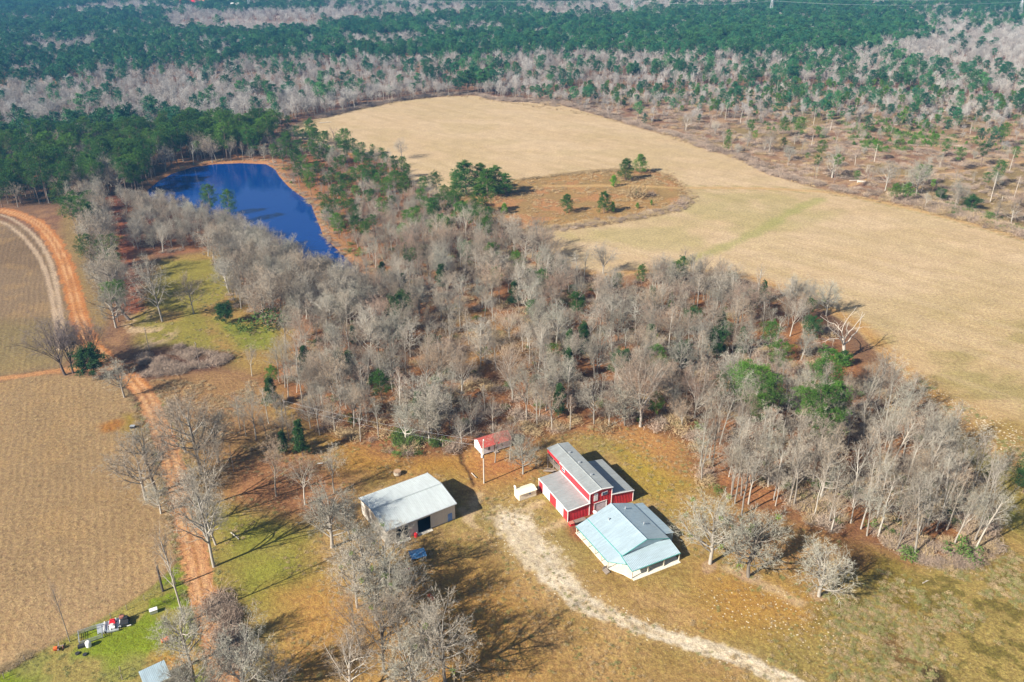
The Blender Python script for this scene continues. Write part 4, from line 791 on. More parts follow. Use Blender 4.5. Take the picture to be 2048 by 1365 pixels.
def blocked(x, y):
    b = np.zeros(len(x), bool)
    for L, d in ((wROAD, 4.2), (wSIDE, 3), (wLANE, 4.0), (wCP, 4), (wFT, 4)): b |= ld(x, y, L) < d
    b |= sd(x, y, wPOND) < 2.5; b |= sd(x, y, wFIELD) < 1; b |= sd(x, y, wISLAND) < 1; b |= sd(x, y, wLL) < 1.5; b |= sd(x, y, wUL) < 1.5
    for cx_, cy_, rx in ((24, 157, 17), (34, 140, 14), (-20, 165, 15), (-6, 187, 7.5)): b |= np.hypot(x - cx_, y - cy_) < rx
    for (a, c, r_) in placed: b |= np.hypot(x - a, y - c) < r_
    return b
def scatter(s, y0, y1):
    xs = np.arange(-1500, 1500, s); ys = np.arange(y0, y1, s); gx, gy = np.meshgrid(xs, ys); gx = gx.ravel() + rng.uniform(-.48, .48, gx.size) * s; gy = gy.ravel() + rng.uniform(-.48, .48, gy.size) * s
    m = np.abs(gx) < 60 + gy * .70; gx, gy = gx[m], gy[m]; px, py = px_of(gx, gy)
    pb, pp, keep, zid = zone_np(px, py, gx, gy); q = rng.random(len(gx)) < keep; q &= (keep > 0)
    gx, gy, px, py, pb, pp, zid = (v[q] for v in (gx, gy, px, py, pb, pp, zid)); q = ~blocked(gx, gy); gx, gy, px, py, pb, pp, zid = (v[q] for v in (gx, gy, px, py, pb, pp, zid))
    isp = rng.random(len(gx)) < pp; return gx, gy, isp, zid
A1 = scatter(4.7, 120, 420); A2 = scatter(6.0, 420, 760); A3 = scatter(7.2, 760, 1300); A4 = scatter(8.8, 1300, 2350)
gx, gy, isp, zid = (np.concatenate([a[k] for a in (A1, A2, A3, A4)]) for k in range(4))
print('scatter', len(gx), 'pines', isp.sum(), 'near', len(A1[0]))
d = np.hypot(gx, gy); order = np.argsort(d)
WHERE = {1: 'in the middle wood behind the two barns', 2: 'in the dense wood right of the porch house', 3: 'in the wood on the near side of the pond', 4: 'in the strip of trees left of the shaded lane', 5: 'in the woodland west of the pond', 6: 'in the clear cut east of the pale field', 7: 'on the bank between the pond and the pale field', 8: 'on the leafy slope left of the metal barn', 9: 'in the forest beyond the pale field'}
GRP = {1: 'middle wood', 2: 'right wood', 3: 'pond wood', 4: 'lane strip', 5: 'west woodland', 6: 'clear cut', 7: 'pond bank', 8: 'barn slope', 9: 'far forest'}
nb = counts.get('b', 0); npn = counts.get('p', 0); stuff = {'b': [], 'p': []}
BK = {1: ['tall0', 'tall1', 'tall2', 'tall3', 'fork0', 'fork1', 'fork2', 'fork3', 'fork0', 'fork2', 'oak0', 'vase0', 'oak1', 'pale0', 'oak2', 'vase1'], 2: ['tall0', 'tall2', 'tall4', 'tall1', 'fork0', 'fork2', 'tall0', 'fork3'], 3: ['oak0', 'oak1', 'oak2', 'fork0', 'fork2', 'pale0', 'oak1']}
ADJ = {'tall0': 'tall slender grey', 'tall1': 'tall slender grey', 'tall4': 'tall slender grey', 'tall2': 'tall pale', 'tall3': 'tall tan twigged', 'fork0': 'grey forked', 'fork2': 'grey forked', 'fork1': 'tan forked', 'fork3': 'pale forked', 'oak0': 'broad crowned grey', 'oak1': 'broad crowned grey', 'oak2': 'broad crowned grey', 'pale0': 'pale lichen grey', 'vase0': 'fan shaped tan', 'vase1': 'fan shaped grey', 'pale1': 'pale lichen grey'}
for i in order:
    x, y, z_ = gx[i], gy[i], int(zid[i]); px, py = px_of(x, y, 8.0); seen = -40 < px < 2090 and py < 1400
    if isp[i]:
        H = random.uniform(13, 23) if z_ != 7 else random.uniform(8, 16)
        if z_ == 4: H = random.uniform(11, 17)
        if z_ in (1, 8): k = random.choice(['pmid0', 'pmid1', 'ced0', 'mag0', 'ced0']); H *= .55
        elif z_ == 6: k = random.choice(['pthin0', 'pthin1', 'ptall0', 'pmid1', 'pmid0']); H = random.uniform(8, 17)
        else: k = random.choice(['ptall0', 'ptall1', 'ptall2', 'pmid0', 'pmid1'])
        if seen and npn < 298:
            npn += 1; ce = k in ('ced0', 'mag0')
            if ce: npn -= 1; plant_tree(k, x, y, H, 'dark evergreen tree standing ' + WHERE[z_], 'evergreen tree', 'evergreens in the ' + GRP[z_], 'evergreen_tree', wx=random.uniform(.85, 1.1))
            else: plant_tree(k, x, y, H, 'green pine tree standing ' + WHERE[z_], 'pine tree', 'pines in the ' + GRP[z_], 'pine_tree', wx=random.uniform(.9, 1.3))
        else: stuff['p'].append((x, y, H, k, z_))
    else:
        k = random.choice(BK.get(z_, BK[1])); H = random.uniform(8.5, 17) if z_ != 2 else random.uniform(12, 20)
        if z_ == 3: H = random.uniform(7, 10.5) if px < 440 and py < 470 else (random.uniform(12, 16.5) if px > 520 else random.uniform(10, 14.5))
        if z_ in (4, 8): H = random.uniform(9, 14) if z_ == 8 else random.uniform(11, 16)
        if z_ == 6: H = random.uniform(6, 12)
        if z_ == 7: H = random.uniform(7, 12)
        if seen and nb < 298: nb += 1; plant_tree(k, x, y, H, ADJ[k] + ' leafless tree ' + WHERE[z_], B, ADJ[k] + ' trees in the ' + GRP[z_], 'bare_tree', wx=random.uniform(.85, 1.15))
        else: stuff['b'].append((x, y, H, k, z_))
print('individuals bare', nb, 'pine', npn)

# ---- masses nobody could count: one object each, instancing leaf and twig level meshes
def proto_collection(name, protos):
    col = bpy.data.collections.new(name); idx = {}
    for n_, (k, v) in enumerate(sorted(protos.items())):
        j = v['joined']; me = mesh_np('proto_' + k, j[0], j[1], j[2], v['mats'], j[3]); o = bpy.data.objects.new('%s_%02d_%s' % (name, n_, k), me); col.objects.link(o); idx[k] = n_
    return col, idx
def mass(name, items, protos, label=None, cat=None):
    """items: (x, y, z, H, key, widen)"""
    col, idx = proto_collection(name + '_plants', protos); n = len(items)
    P = np.array([(a, b_, c) for a, b_, c, *_ in items], np.float32); me = bpy.data.meshes.new(name); me.vertices.add(n); me.vertices.foreach_set('co', P.ravel())
    a1 = me.attributes.new('turn', 'FLOAT_VECTOR', 'POINT'); r = np.zeros((n, 3), np.float32); r[:, 2] = rng.random(n) * 6.28; r[:, :2] = rng.normal(0, .04, (n, 2)); a1.data.foreach_set('vector', r.ravel())
    a2 = me.attributes.new('size', 'FLOAT_VECTOR', 'POINT'); s = np.array([(q[3] / protos[q[4]]['H'] * q[5],) * 2 + (q[3] / protos[q[4]]['H'],) for q in items], np.float32); a2.data.foreach_set('vector', s.ravel())
    a3 = me.attributes.new('which', 'INT', 'POINT'); a3.data.foreach_set('value', np.array([idx[q[4]] for q in items], np.int32))
    o = link(name, me); ng = bpy.data.node_groups.new(name + '_spread', 'GeometryNodeTree'); ng.interface.new_socket('Geometry', in_out='INPUT', socket_type='NodeSocketGeometry'); ng.interface.new_socket('Geometry', in_out='OUTPUT', socket_type='NodeSocketGeometry')
    gi = ng.nodes.new('NodeGroupInput'); go = ng.nodes.new('NodeGroupOutput'); ip = ng.nodes.new('GeometryNodeInstanceOnPoints'); ci = ng.nodes.new('GeometryNodeCollectionInfo')
    ci.inputs['Collection'].default_value = col; ci.inputs['Separate Children'].default_value = True; ci.inputs['Reset Children'].default_value = True; ip.inputs['Pick Instance'].default_value = True
    def na(nm, t):
        q = ng.nodes.new('GeometryNodeInputNamedAttribute'); q.data_type = t; q.inputs['Name'].default_value = nm; return q.outputs['Attribute']
    e2r = ng.nodes.new('FunctionNodeEulerToRotation')
    L = ng.links.new; L(na('turn', 'FLOAT_VECTOR'), e2r.inputs[0]); L(gi.outputs[0], ip.inputs['Points']); L(ci.outputs[0], ip.inputs['Instance']); L(na('which', 'INT'), ip.inputs['Instance Index']); L(e2r.outputs[0], ip.inputs['Rotation']); L(na('size', 'FLOAT_VECTOR'), ip.inputs['Scale']); L(ip.outputs[0], go.inputs[0])
    md = o.modifiers.new('spread', 'NODES'); md.node_group = ng; o['kind'] = 'stuff'
    if label: o['label'] = label; o['category'] = cat
    return o
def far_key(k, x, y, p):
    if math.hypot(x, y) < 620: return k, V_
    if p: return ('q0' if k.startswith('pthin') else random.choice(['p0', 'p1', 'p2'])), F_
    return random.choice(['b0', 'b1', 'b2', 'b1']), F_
for kk, nm, lb, ct in (('b', 'bare_woodland', 'grey leafless woodland running behind the pond and fields into the distance', 'woodland'), ('p', 'pine_forest', 'blue green pine forest filling the distance beyond the fields', 'forest')):
    its = []
    for x, y, H, k, z_ in stuff[kk]:
        k2, src = far_key(k, x, y, kk == 'p')
        if y > 700: H *= .88
        its.append((x, y, 0, H, k2, random.uniform(.9, 1.2) * (1.25 if y > 1000 else 1)))
    ks = {q[4] for q in its}; mass(nm, its, {k: (V_.get(k) or F_.get(k)) for k in ks}, lb, ct)

def fill(poly, n, keys, h0, h1, wx=(.9, 1.8), avoid=True):
    Wp = W(poly); lo, hi = Wp.min(0), Wp.max(0); out = []; k = 0
    x = rng.uniform(lo[0], hi[0], n * 6); y = rng.uniform(lo[1], hi[1], n * 6); m = inside(x, y, Wp)
    if avoid:
        for L, d_ in ((wROAD, 3.5), (wLANE, 2.5), (wCP, 2.5), (wFT, 3)): m &= ld(x, y, L) > d_
        m &= sd(x, y, wPOND) > 1; 
        for cx_, cy_, rx in ((24, 157, 14), (34, 140, 12), (-20, 165, 12), (-6, 187, 5)): m &= np.hypot(x - cx_, y - cy_) > rx
    m &= fbm(x + 50, y + 50, 9, 3) > .44
    for a, b_ in list(zip(x[m], y[m]))[:n]: out.append((a, b_, 0, random.uniform(h0, h1), random.choice(keys), random.uniform(*wx)))
    return out
def along(line, width, n, keys, h0, h1, off=0.0):
    L = np.array(WL(line)); seg = np.diff(L, axis=0); ln = np.hypot(*seg.T); out = []
    for _ in range(n):
        i = np.searchsorted(np.cumsum(ln), random.uniform(0, ln.sum() * .999)); t = random.random(); p = L[i] + seg[i] * t; nrm = np.array([-seg[i][1], seg[i][0]]) / (ln[i] + 1e-6); q = p + nrm * (off + random.gauss(0, width)); out.append((q[0], q[1], 0, random.uniform(h0, h1), random.choice(keys), random.uniform(1, 2.2)))
    return out
BR = ['brush0', 'brush1']; its = fill(WOOD, 1500, BR + ['brush2', 'brush2'], .8, 3.0) + fill([(1400, 960), (1480, 1012), (1560, 1022), (1640, 1060), (1740, 1085), (1830, 1120), (1990, 1080), (1990, 1000), (1600, 940)], 260, BR + ['brush2'], .8, 2.6, (1, 1.8)) + fill(LAKEWOOD, 260, BR, .8, 2.2) + fill(LANEWEST, 90, BR, .8, 2) + fill(EASTBANK, 260, BR + ['brush2'], .7, 2) + fill(CUT, 7500, BR + ['brush1', 'brush2'], .7, 2.6, (1, 2.2))
its += along([(640, 236), (700, 221), (800, 201), (880, 192), (941, 189), (1000, 201), (1060, 203), (1120, 207), (1230, 238), (1300, 259), (1370, 277), (1420, 299), (1480, 315), (1530, 342), (1580, 359), (1650, 374)], 2.2, 900, BR, 1.2, 3.0, 1.5)
its += along([(1780, 398), (1850, 412), (1920, 432), (1990, 455), (2070, 478)], 3, 260, BR + ['brush2'], 1.5, 3.2, 3)
its += along([(1040, 360), (1110, 351), (1200, 341), (1290, 338)], 1.0, 120, ['brush2'], .6, 1.4) + along([(1378, 392), (1366, 410), (1320, 424), (1240, 440), (1150, 454), (1060, 460)], 1.8, 260, ['brush2', 'brush0'], .8, 1.8)
its += along([(350, 338), (430, 322), (530, 322), (560, 345), (600, 385), (640, 430), (650, 470), (700, 520)], 1.2, 200, BR + ['brush2'], .5, 1.4)
its += fill([(290, 705), (330, 688), (470, 715), (430, 735), (300, 755), (265, 745)], 160, BR, .8, 2.0, (1, 2), False) + along([(440, 1190), (450, 1240), (465, 1290), (480, 1330)], 1.2, 50, ['brush0'], 1, 2.5)
its += along([(60, 1308), (0, 1342), (-60, 1375)], .6, 60, ['brush2'], .3, .7) + fill([(1800, 1080), (1960, 1060), (2000, 1100), (1940, 1140), (1800, 1135)], 120, BR + ['brush2'], .8, 2.0, (1, 2), False)
its += along([(235, 760), (262, 800), (278, 850), (300, 900), (322, 970), (340, 1050)], .6, 90, ['brush2'], .3, .9)
mass('underbrush', its, {k: V_[k] for k in ('brush0', 'brush1', 'brush2')}, 'brown undergrowth thickets on the wood floor, hedges and clear cut', 'undergrowth')
its = fill(WOOD, 150, ['bush0', 'bush1'], .8, 2.2, (.8, 1.5)) + fill([(1690, 265), (1760, 240), (1860, 245), (1890, 268), (1850, 300), (1760, 305), (1700, 290)], 260, ['yp0', 'bush0'], 1.2, 3.2, (1, 1.5), False) + fill([(1450, 190), (2048, 215), (2048, 310), (1500, 270)], 230, ['yp0', 'bush0'], 1, 3, (1, 1.4))
its += fill([(1180, 185), (1400, 200), (1500, 200), (1400, 215), (1250, 205)], 40, ['yp0'], 1.5, 3.5, (1, 1.4)) + fill([(540, 330), (640, 430), (700, 520), (730, 510), (680, 430), (620, 350)], 60, ['bush0', 'yp0'], .8, 2.2, (1, 1.6)) + fill([(1400, 1000), (1960, 1090), (1990, 1000), (1560, 900)], 60, ['bush0', 'bush1'], .8, 1.8, (.8, 1.4)) + fill([(790, 870), (900, 880), (880, 915), (790, 915)], 25, ['bush0', 'bush1'], 1, 2.4, (1, 1.5), False)
its += fill([(1860, 400), (1960, 420), (2048, 450), (2048, 470), (1900, 430)], 40, ['bush0', 'bush1'], 1, 2.5, (1, 1.5), False)
mass('green_undergrowth', its, {k: V_[k] for k in ('bush0', 'bush1', 'yp0')}, 'patches of bright green bushes and seedling pines among the brown brush', 'undergrowth')

yardp = [(430, 900), (560, 860), (930, 905), (1230, 850), (1380, 880), (1480, 1020), (1800, 1120), (2040, 1090), (2060, 1365), (440, 1365)]
its = fill(yardp, 3800, ['tuft0', 'tuft0', 'tuft1'], .16, .5, (1, 2.2)) + fill([(1640, 1150), (2048, 1110), (2048, 1365), (1660, 1365)], 1500, ['tuft1', 'tuft0'], .2, .6, (1, 2.4)) + fill(ISLAND, 900, ['tuft0'], .5, 1.2, (1, 2)) + fill(YARD_GREEN, 500, ['tuft1'], .15, .4, (1, 2)) + fill([(1780, 720), (2048, 880), (2048, 1000), (1960, 900)], 600, ['tuft0', 'tuft1'], .2, .6, (1, 2)) + fill([(270, 620), (480, 520), (600, 660), (540, 740), (300, 700)], 700, ['tuft0', 'tuft1'], .2, .6, (1, 2)) + fill([(300, 760), (520, 760), (560, 900), (350, 900)], 700, ['tuft0'], .3, .8, (1, 2)) + along([(560, 268), (700, 222), (880, 194), (1000, 203), (1230, 241), (1480, 318), (1640, 379), (1830, 416), (2060, 482)], 2.5, 700, ['tuft0'], .4, 1.2, 0) + along([(1052, 462), (1240, 442), (1365, 412), (1375, 382), (1290, 338), (1100, 352)], 2, 400, ['tuft0'], .4, 1.1, 0) + along([(290, 790), (330, 880), (360, 990), (390, 1110), (418, 1230), (448, 1350)], .5, 260, ['tuft0', 'tuft1'], .2, .6, 3.6) + along([(290, 790), (330, 880), (360, 990), (390, 1110), (418, 1230), (448, 1350)], .5, 260, ['tuft0', 'tuft1'], .2, .6, -3.6) + fill(LOWER_LEFT, 900, ['tuft0'], .1, .3, (1, 2.5))
mass('grass_tufts', its, {k: V_[k] for k in ('tuft0', 'tuft1')}, 'dry and green grass tufts across the yard and field margins', 'grass')

# ------------------------------------------------------------------ buildings
M['roof_pale'] = simple('pale_green_metal_roof', (.54, .58, .57), .42, .25, .05, .3, dirt=(.42, .45, .42), dirtamt=.3, streak=(2.2, .25, .3))
M['roof_blue'] = simple('pale_blue_green_metal_roof', (.42, .52, .56), .36, .35, .05, .3, dirt=(.36, .44, .47), dirtamt=.35, streak=(2.2, .3, .3))
M['roof_grey'] = simple('weathered_grey_metal_roof', (.34, .36, .35), .5, .25, .08, .4, dirt=(.25, .22, .19), dirtamt=.5, streak=(2.0, .3, .3))
M['wall_beige'] = simple('beige_metal_wall', (.62, .57, .50), .55, .1, .05, .6)
M['red'] = simple('red_metal_wall', (.56, .035, .045), .45, .05, .08, .5, streak=(1.5, 1.5, .3))
M['white'] = simple('white_paint', (.80, .78, .74), .5, 0, .04)
M['cream'] = simple('cream_wall', (.74, .66, .50), .7, 0, .05)
M['slab'] = simple('pale_concrete', (.66, .60, .50), .85, 0, .08, .8, dirt=(.45, .38, .28), dirtamt=.4)
M['green_trim'] = simple('green_trim', (.05, .30, .26), .45)
M['post'] = simple('painted_post', (.60, .53, .40), .6)
M['wood'] = simple('weathered_wood', (.26, .21, .17), .85, 0, .2, 2)
M['pole'] = simple('pole_wood', (.20, .16, .13), .85, 0, .2, 2)
M['pole_pale'] = simple('pale_pole_wood', (.48, .43, .36), .85, 0, .15, 2)
M['rust'] = simple('rusty_red_roof', (.36, .05, .035), .7, .1, .2, .9, dirt=(.55, .42, .36), dirtamt=.6)
M['cabinwall'] = simple('whitewashed_boards', (.78, .78, .78), .7, 0, .06)
M['glass'] = simple('window_glass', (.06, .10, .16), .08, 0, .05, spec=.8)
M['blue'] = simple('blue_tin', (.07, .22, .42), .4, .2, .1, 1.2, dirt=(.5, .55, .6), dirtamt=.5)
M['bluedoor'] = simple('blue_door', (.12, .25, .55), .5)
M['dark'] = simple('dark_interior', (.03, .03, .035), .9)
M['orange'] = simple('orange_paint', (.72, .14, .03), .5)
M['redpaint'] = simple('red_machine_paint', (.62, .02, .03), .4)
M['black'] = simple('black_rubber', (.02, .02, .022), .7)
M['steel'] = simple('galvanised_steel', (.50, .52, .53), .4, .5)
M['stone'] = simple('lichened_stone', (.48, .42, .33), .9, 0, .2, 3)
M['lidwood'] = simple('leaf_strewn_lid', (.38, .24, .14), .9, 0, .2, 3)
M['mauve'] = simple('pale_roll_door', (.62, .55, .60), .5)
M['cream_roof'] = simple('cream_shed_roof', (.80, .72, .52), .5, .1, .04)
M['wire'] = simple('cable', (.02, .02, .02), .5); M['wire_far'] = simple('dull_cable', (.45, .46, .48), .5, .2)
M['brick'] = simple('red_patio', (.42, .16, .11), .8, 0, .15, 3)

def roof_sheet(mb, e0, e1, r0, r1, pitch=.45, h=.05):
    """ribbed roof slope between eave e0-e1 and ridge r0-r1; ribs run up the slope"""
    e0, e1, r0, r1 = map(Vector, (e0, e1, r0, r1)); nrm = (e1 - e0).cross(r0 - e0).normalized()
    if nrm.z < 0: nrm = -nrm
    mb.corr(e0, e1, lambda t: e0.lerp(e1, t), lambda t: r0.lerp(r1, t), pitch, h, nrm)
def wall(mb, a, b, z0, z1, out, pitch=.45, h=.05):
    """ribbed wall from a to b; z0, z1 numbers or functions of t"""
    f0 = z0 if callable(z0) else (lambda t: z0); f1 = z1 if callable(z1) else (lambda t: z1); A = Vector((*a, 0)); Bv = Vector((*b, 0))
    mb.corr(A, Bv, lambda t: A.lerp(Bv, t) + Vector((0, 0, f0(t))), lambda t: A.lerp(Bv, t) + Vector((0, 0, f1(t))), pitch, h, (*out, 0))

def metal_barn():
    L, Wd, h, hr = 18.37, 14.52, 4.747, 6.016; e = empty('metal_barn', 'large pale metal barn with low gable roof and two open dark doorways', 'barn', (-29.34, 152.58, 0), .581)
    mb = MB(); g = lambda s_: (lambda t: h + (hr - h) * (1 - abs(2 * t - 1)) - .05)
    d1, d2, d3, d4 = 2.3, 5.7, 8.0, 11.6                                    # doorways along the front
    wall(mb, (0, 0), (d1, 0), 0, h - .05, (0, -1)); wall(mb, (d2, 0), (d3, 0), 0, h - .05, (0, -1)); wall(mb, (d4, 0), (L, 0), 0, h - .05, (0, -1))
    wall(mb, (d1, 0), (d2, 0), 3.7, h - .05, (0, -1)); wall(mb, (d3, 0), (d4, 0), 4.0, h - .05, (0, -1))
    wall(mb, (L, 0), (L, Wd), 0, g(0), (1, 0)); wall(mb, (0, 0), (0, Wd), 0, g(0), (-1, 0)); wall(mb, (0, Wd), (L, Wd), 0, h - .05, (0, 1)); mb.build('wall', M['wall_beige'], e)
    r = MB(); roof_sheet(r, (-.25, -.3, h), (L + .25, -.3, h), (-.25, Wd / 2, hr), (L + .25, Wd / 2, hr)); roof_sheet(r, (-.25, Wd + .3, h), (L + .25, Wd + .3, h), (-.25, Wd / 2 + .004, hr), (L + .25, Wd / 2 + .004, hr))
    ro = r.build('roof', M['roof_pale'], e)
    t = MB(); 
    for xx in (-.32, L + .32):
        t.bar((xx, -.35, h - .06), (xx, Wd / 2, hr - .02), .22); t.bar((xx, Wd / 2, hr - .02), (xx, Wd + .35, h - .06), .22)
    t.bar((-.3, -.42, h - .08), (L + .3, -.42, h - .08), .2); t.build('trim', M['green_trim'] if False else M['steel'], e)
    c = MB(); c.bar((-.3, Wd / 2, hr + .06), (L + .3, Wd / 2, hr + .06), .22); c.build('ridge_cap', M['roof_pale'], ro)
    for a_, b_, z_ in ((d1, d2, 3.7), (d3, d4, 4.0)):
        f = MB(); f.box((a_, -.07, z_ / 2), (.16, .1, z_)); f.box((b_, -.07, z_ / 2), (.16, .1, z_)); f.box(((a_ + b_) / 2, -.07, z_ + .08), (b_ - a_ + .3, .1, .16)); f.build('door_frame', M['steel'], e)
    s_ = MB(); s_.box(((d3 + d4) / 2, -.5, .05), (3.8, 1.1, .1)); s_.box((4.0, -.5, .05), (3.6, 1.1, .1)); s_.build('sill', M['slab'], e)
    s_ = MB(); s_.box((16.9, -.09, 1.15), (1.1, .08, 2.2)); dd = s_.build('door', M['bluedoor'], e); k = MB(); k.box((16.5, -.16, 1.1), (.08, .08, .2)); k.build('handle', M['steel'], dd)
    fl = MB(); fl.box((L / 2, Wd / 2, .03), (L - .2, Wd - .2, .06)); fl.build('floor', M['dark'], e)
    k = MB(); k.box((6.0, 5, 1.2), (2.2, 4, 1.6)); k.box((6.0, 4, 2.3), (1.8, 1.6, .9)); k.box((11, 7, .9), (3, 2, 1.6)); 
    k.build('stored_goods', M['black'], e)
metal_barn()

def house():
    L, wv, h1, hr, wo, h2, fp = 14.55, 6.56, 3.45, 5.68, 9.74, 2.30, 4.55
    e = empty('porch_house', 'house with pale blue green metal roof and wraparound porch on posts', 'house', (30.584, 148.504, 0), -1.096)
    w_ = MB(); bw = wv - .35
    wall(w_, (-L + .5, -bw), (-.1, -bw), .15, h1 - .1, (0, -1), .3, .02); wall(w_, (-L + .5, bw), (-.1, bw), .15, h1 - .1, (0, 1), .3, .02)
    gf = lambda t: h1 - .12 + (hr - h1) * (1 - abs(2 * t - 1)); wall(w_, (-.1, -bw), (-.1, bw), .15, gf, (1, 0), .3, .02); wall(w_, (-L + .5, -bw), (-L + .5, bw), .15, gf, (-1, 0), .3, .02)
    w_.build('wall', M['cream'], e)
    gb = MB(); gb.add([(-.02, -wv + .1, h1 - .08), (-.02, wv - .1, h1 - .08), (-.02, 0, hr - .1), (.04, -wv + .1, h1 - .08), (.04, wv - .1, h1 - .08), (.04, 0, hr - .1)], [(0, 1, 2), (3, 5, 4), (0, 3, 4, 1), (1, 4, 5, 2), (2, 5, 3, 0)]); gb.build('gable', M['roof_blue'], e)
    r = MB(); roof_sheet(r, (-L, -wv, h1), (0.35, -wv, h1), (-L, 0, hr), (.35, 0, hr), .4, .035); roof_sheet(r, (-L, wv, h1), (.35, wv, h1), (-L, .004, hr), (.35, .004, hr), .4, .035); ro = r.build('roof', M['roof_blue'], e)
    c = MB(); c.bar((-L, 0, hr + .05), (.4, 0, hr + .05), .16); c.build('ridge_cap', M['roof_blue'], ro)
    for u, v in ((-10.5, -3.2), (-5.5, 3.4), (-12, 2.6)): c = MB(); c.lathe([(.14, -.5), (.14, .45), (.2, .5), (.2, .6)], (u, v, hr - abs(v) * .34), 10); c.build('vent_pipe', M['steel'], ro)
    t = MB(); t.bar((.4, -wv, h1), (.4, 0, hr), .12); t.bar((.4, wv, h1), (.4, 0, hr), .12); t.bar((-L, -wv - .06, h1 - .03), (.4, -wv - .06, h1 - .03), .12); t.build('trim', M['green_trim'], e)
    p = MB(); zi = h1 - .12
    roof_sheet(p, (-L, -wo, h2), (-.6, -wo, h2), (-L, -wv, zi), (-.6, -wv, zi), .4, .035)
    # clipped corner between side porch and front porch
    p.add([(-.6, -wo, h2), (2.35, -wv - .3, h2 + .38), (0, -wv, zi), (-.6, -wv, zi)], [(0, 1, 2, 3)])
    roof_sheet(p, (fp, -wv - .1, h2), (fp, wv + .1, h2), (0.05, -wv - .1, zi), (.05, wv + .1, zi), .4, .035); po = p.build('porch_roof', M['roof_blue'], e)
    tr = MB(); tr.bar((-L, -wo - .04, h2 - .06), (-.6, -wo - .04, h2 - .06), .14); tr.bar((fp + .04, -wv - .1, h2 - .06), (fp + .04, wv + .1, h2 - .06), .14); tr.bar((-.6, -wo, h2 - .05), (2.35, -wv - .3, h2 + .32), .12); tr.bar((.05, -wv - .14, zi - .05), (fp, -wv - .14, h2 - .06), .12); tr.build('fascia', M['green_trim'], po)
    # lean-to on the far side
    q = MB(); roof_sheet(q, (-L + .1, wv + 3.0, 2.55), (-1.6, wv + 3.0, 2.55), (-L + .1, wv + .02, h1 - .25), (-1.6, wv + .02, h1 - .25), .4, .035); q.build('lean_to_roof', M['roof_blue'], e)
    q = MB(); wall(q, (-1.8, bw), (-1.8, wv + 2.8), .1, 2.5, (1, 0), .3, .02); wall(q, (-L + .3, wv + 2.8), (-1.8, wv + 2.8), .1, 2.5, (0, 1), .3, .02); q.build('lean_to_wall', M['roof_blue'], e)
    s_ = MB(); s_.prism([(-L - .2, -wo + .15, .16), (-.8, -wo + .15, .16), (2.5, -wv - .9, .16), (fp - .1, -wv - .1, .16), (fp - .1, wv + .1, .16), (-.1, wv, .16), (-L, wv, .16)], .3); s_.build('porch_slab', M['slab'], e)
    s_ = MB(); s_.box((fp + .2, 0, .04), (.9, 13, .1)); s_.build('gravel_strip', M['slab'], e)
    for i in range(6):
        k = MB(); u = -L + .3 + i * (L - 1.0) / 5; k.box((u, -wo + .15, h2 / 2 + .05), (.16, .16, h2 - .2)); k.build('porch_post', M['post'], e)
    for v in (-wv + .05, -2.2, 2.2, wv - .05):
        k = MB(); k.box((fp - .12, v, h2 / 2 + .05), (.2, .2, h2 - .2)); k.build('porch_post', M['post'], e)
    for i in range(3):
        k = MB(); k.box((-.1 + i * .01, -wo + .1 - .35 * i - .4, .34 - .14 * i), (1.6, .34, .08)); k.build('step', M['wood'], e)
    k = MB(); k.box((-.9, -wo - .4, .5), (.08, 1.2, .9)); k.build('handrail', M['wood'], e)
    for u in (-12, -8.5, -3):
        k = MB(); k.box((u, -bw - .06, 1.7), (1.1, .08, 1.1)); f = k.build('window', M['white'], e); k = MB(); k.box((u, -bw - .11, 1.7), (.9, .04, .9)); k.build('pane', M['glass'], f)
    k = MB(); k.box((-5.8, -bw - .06, 1.2), (1.0, .08, 2.1)); dd = k.build('door', M['white'], e); k = MB(); k.box((-5.45, -bw - .13, 1.15), (.08, .08, .12)); k.build('handle', M['steel'], dd)
    for v in (-3.6, 3.0):
        k = MB(); k.box((-.02, v, 1.6), (.1, 1.3, 1.1)); f = k.build('window', M['white'], e); k = MB(); k.box((.05, v, 1.6), (.04, 1.1, .9)); k.build('pane', M['glass'], f)
    k = MB(); k.box((.0, 0, 1.2), (.1, 1.0, 2.1)); k.build('door', M['white'], e)
house()

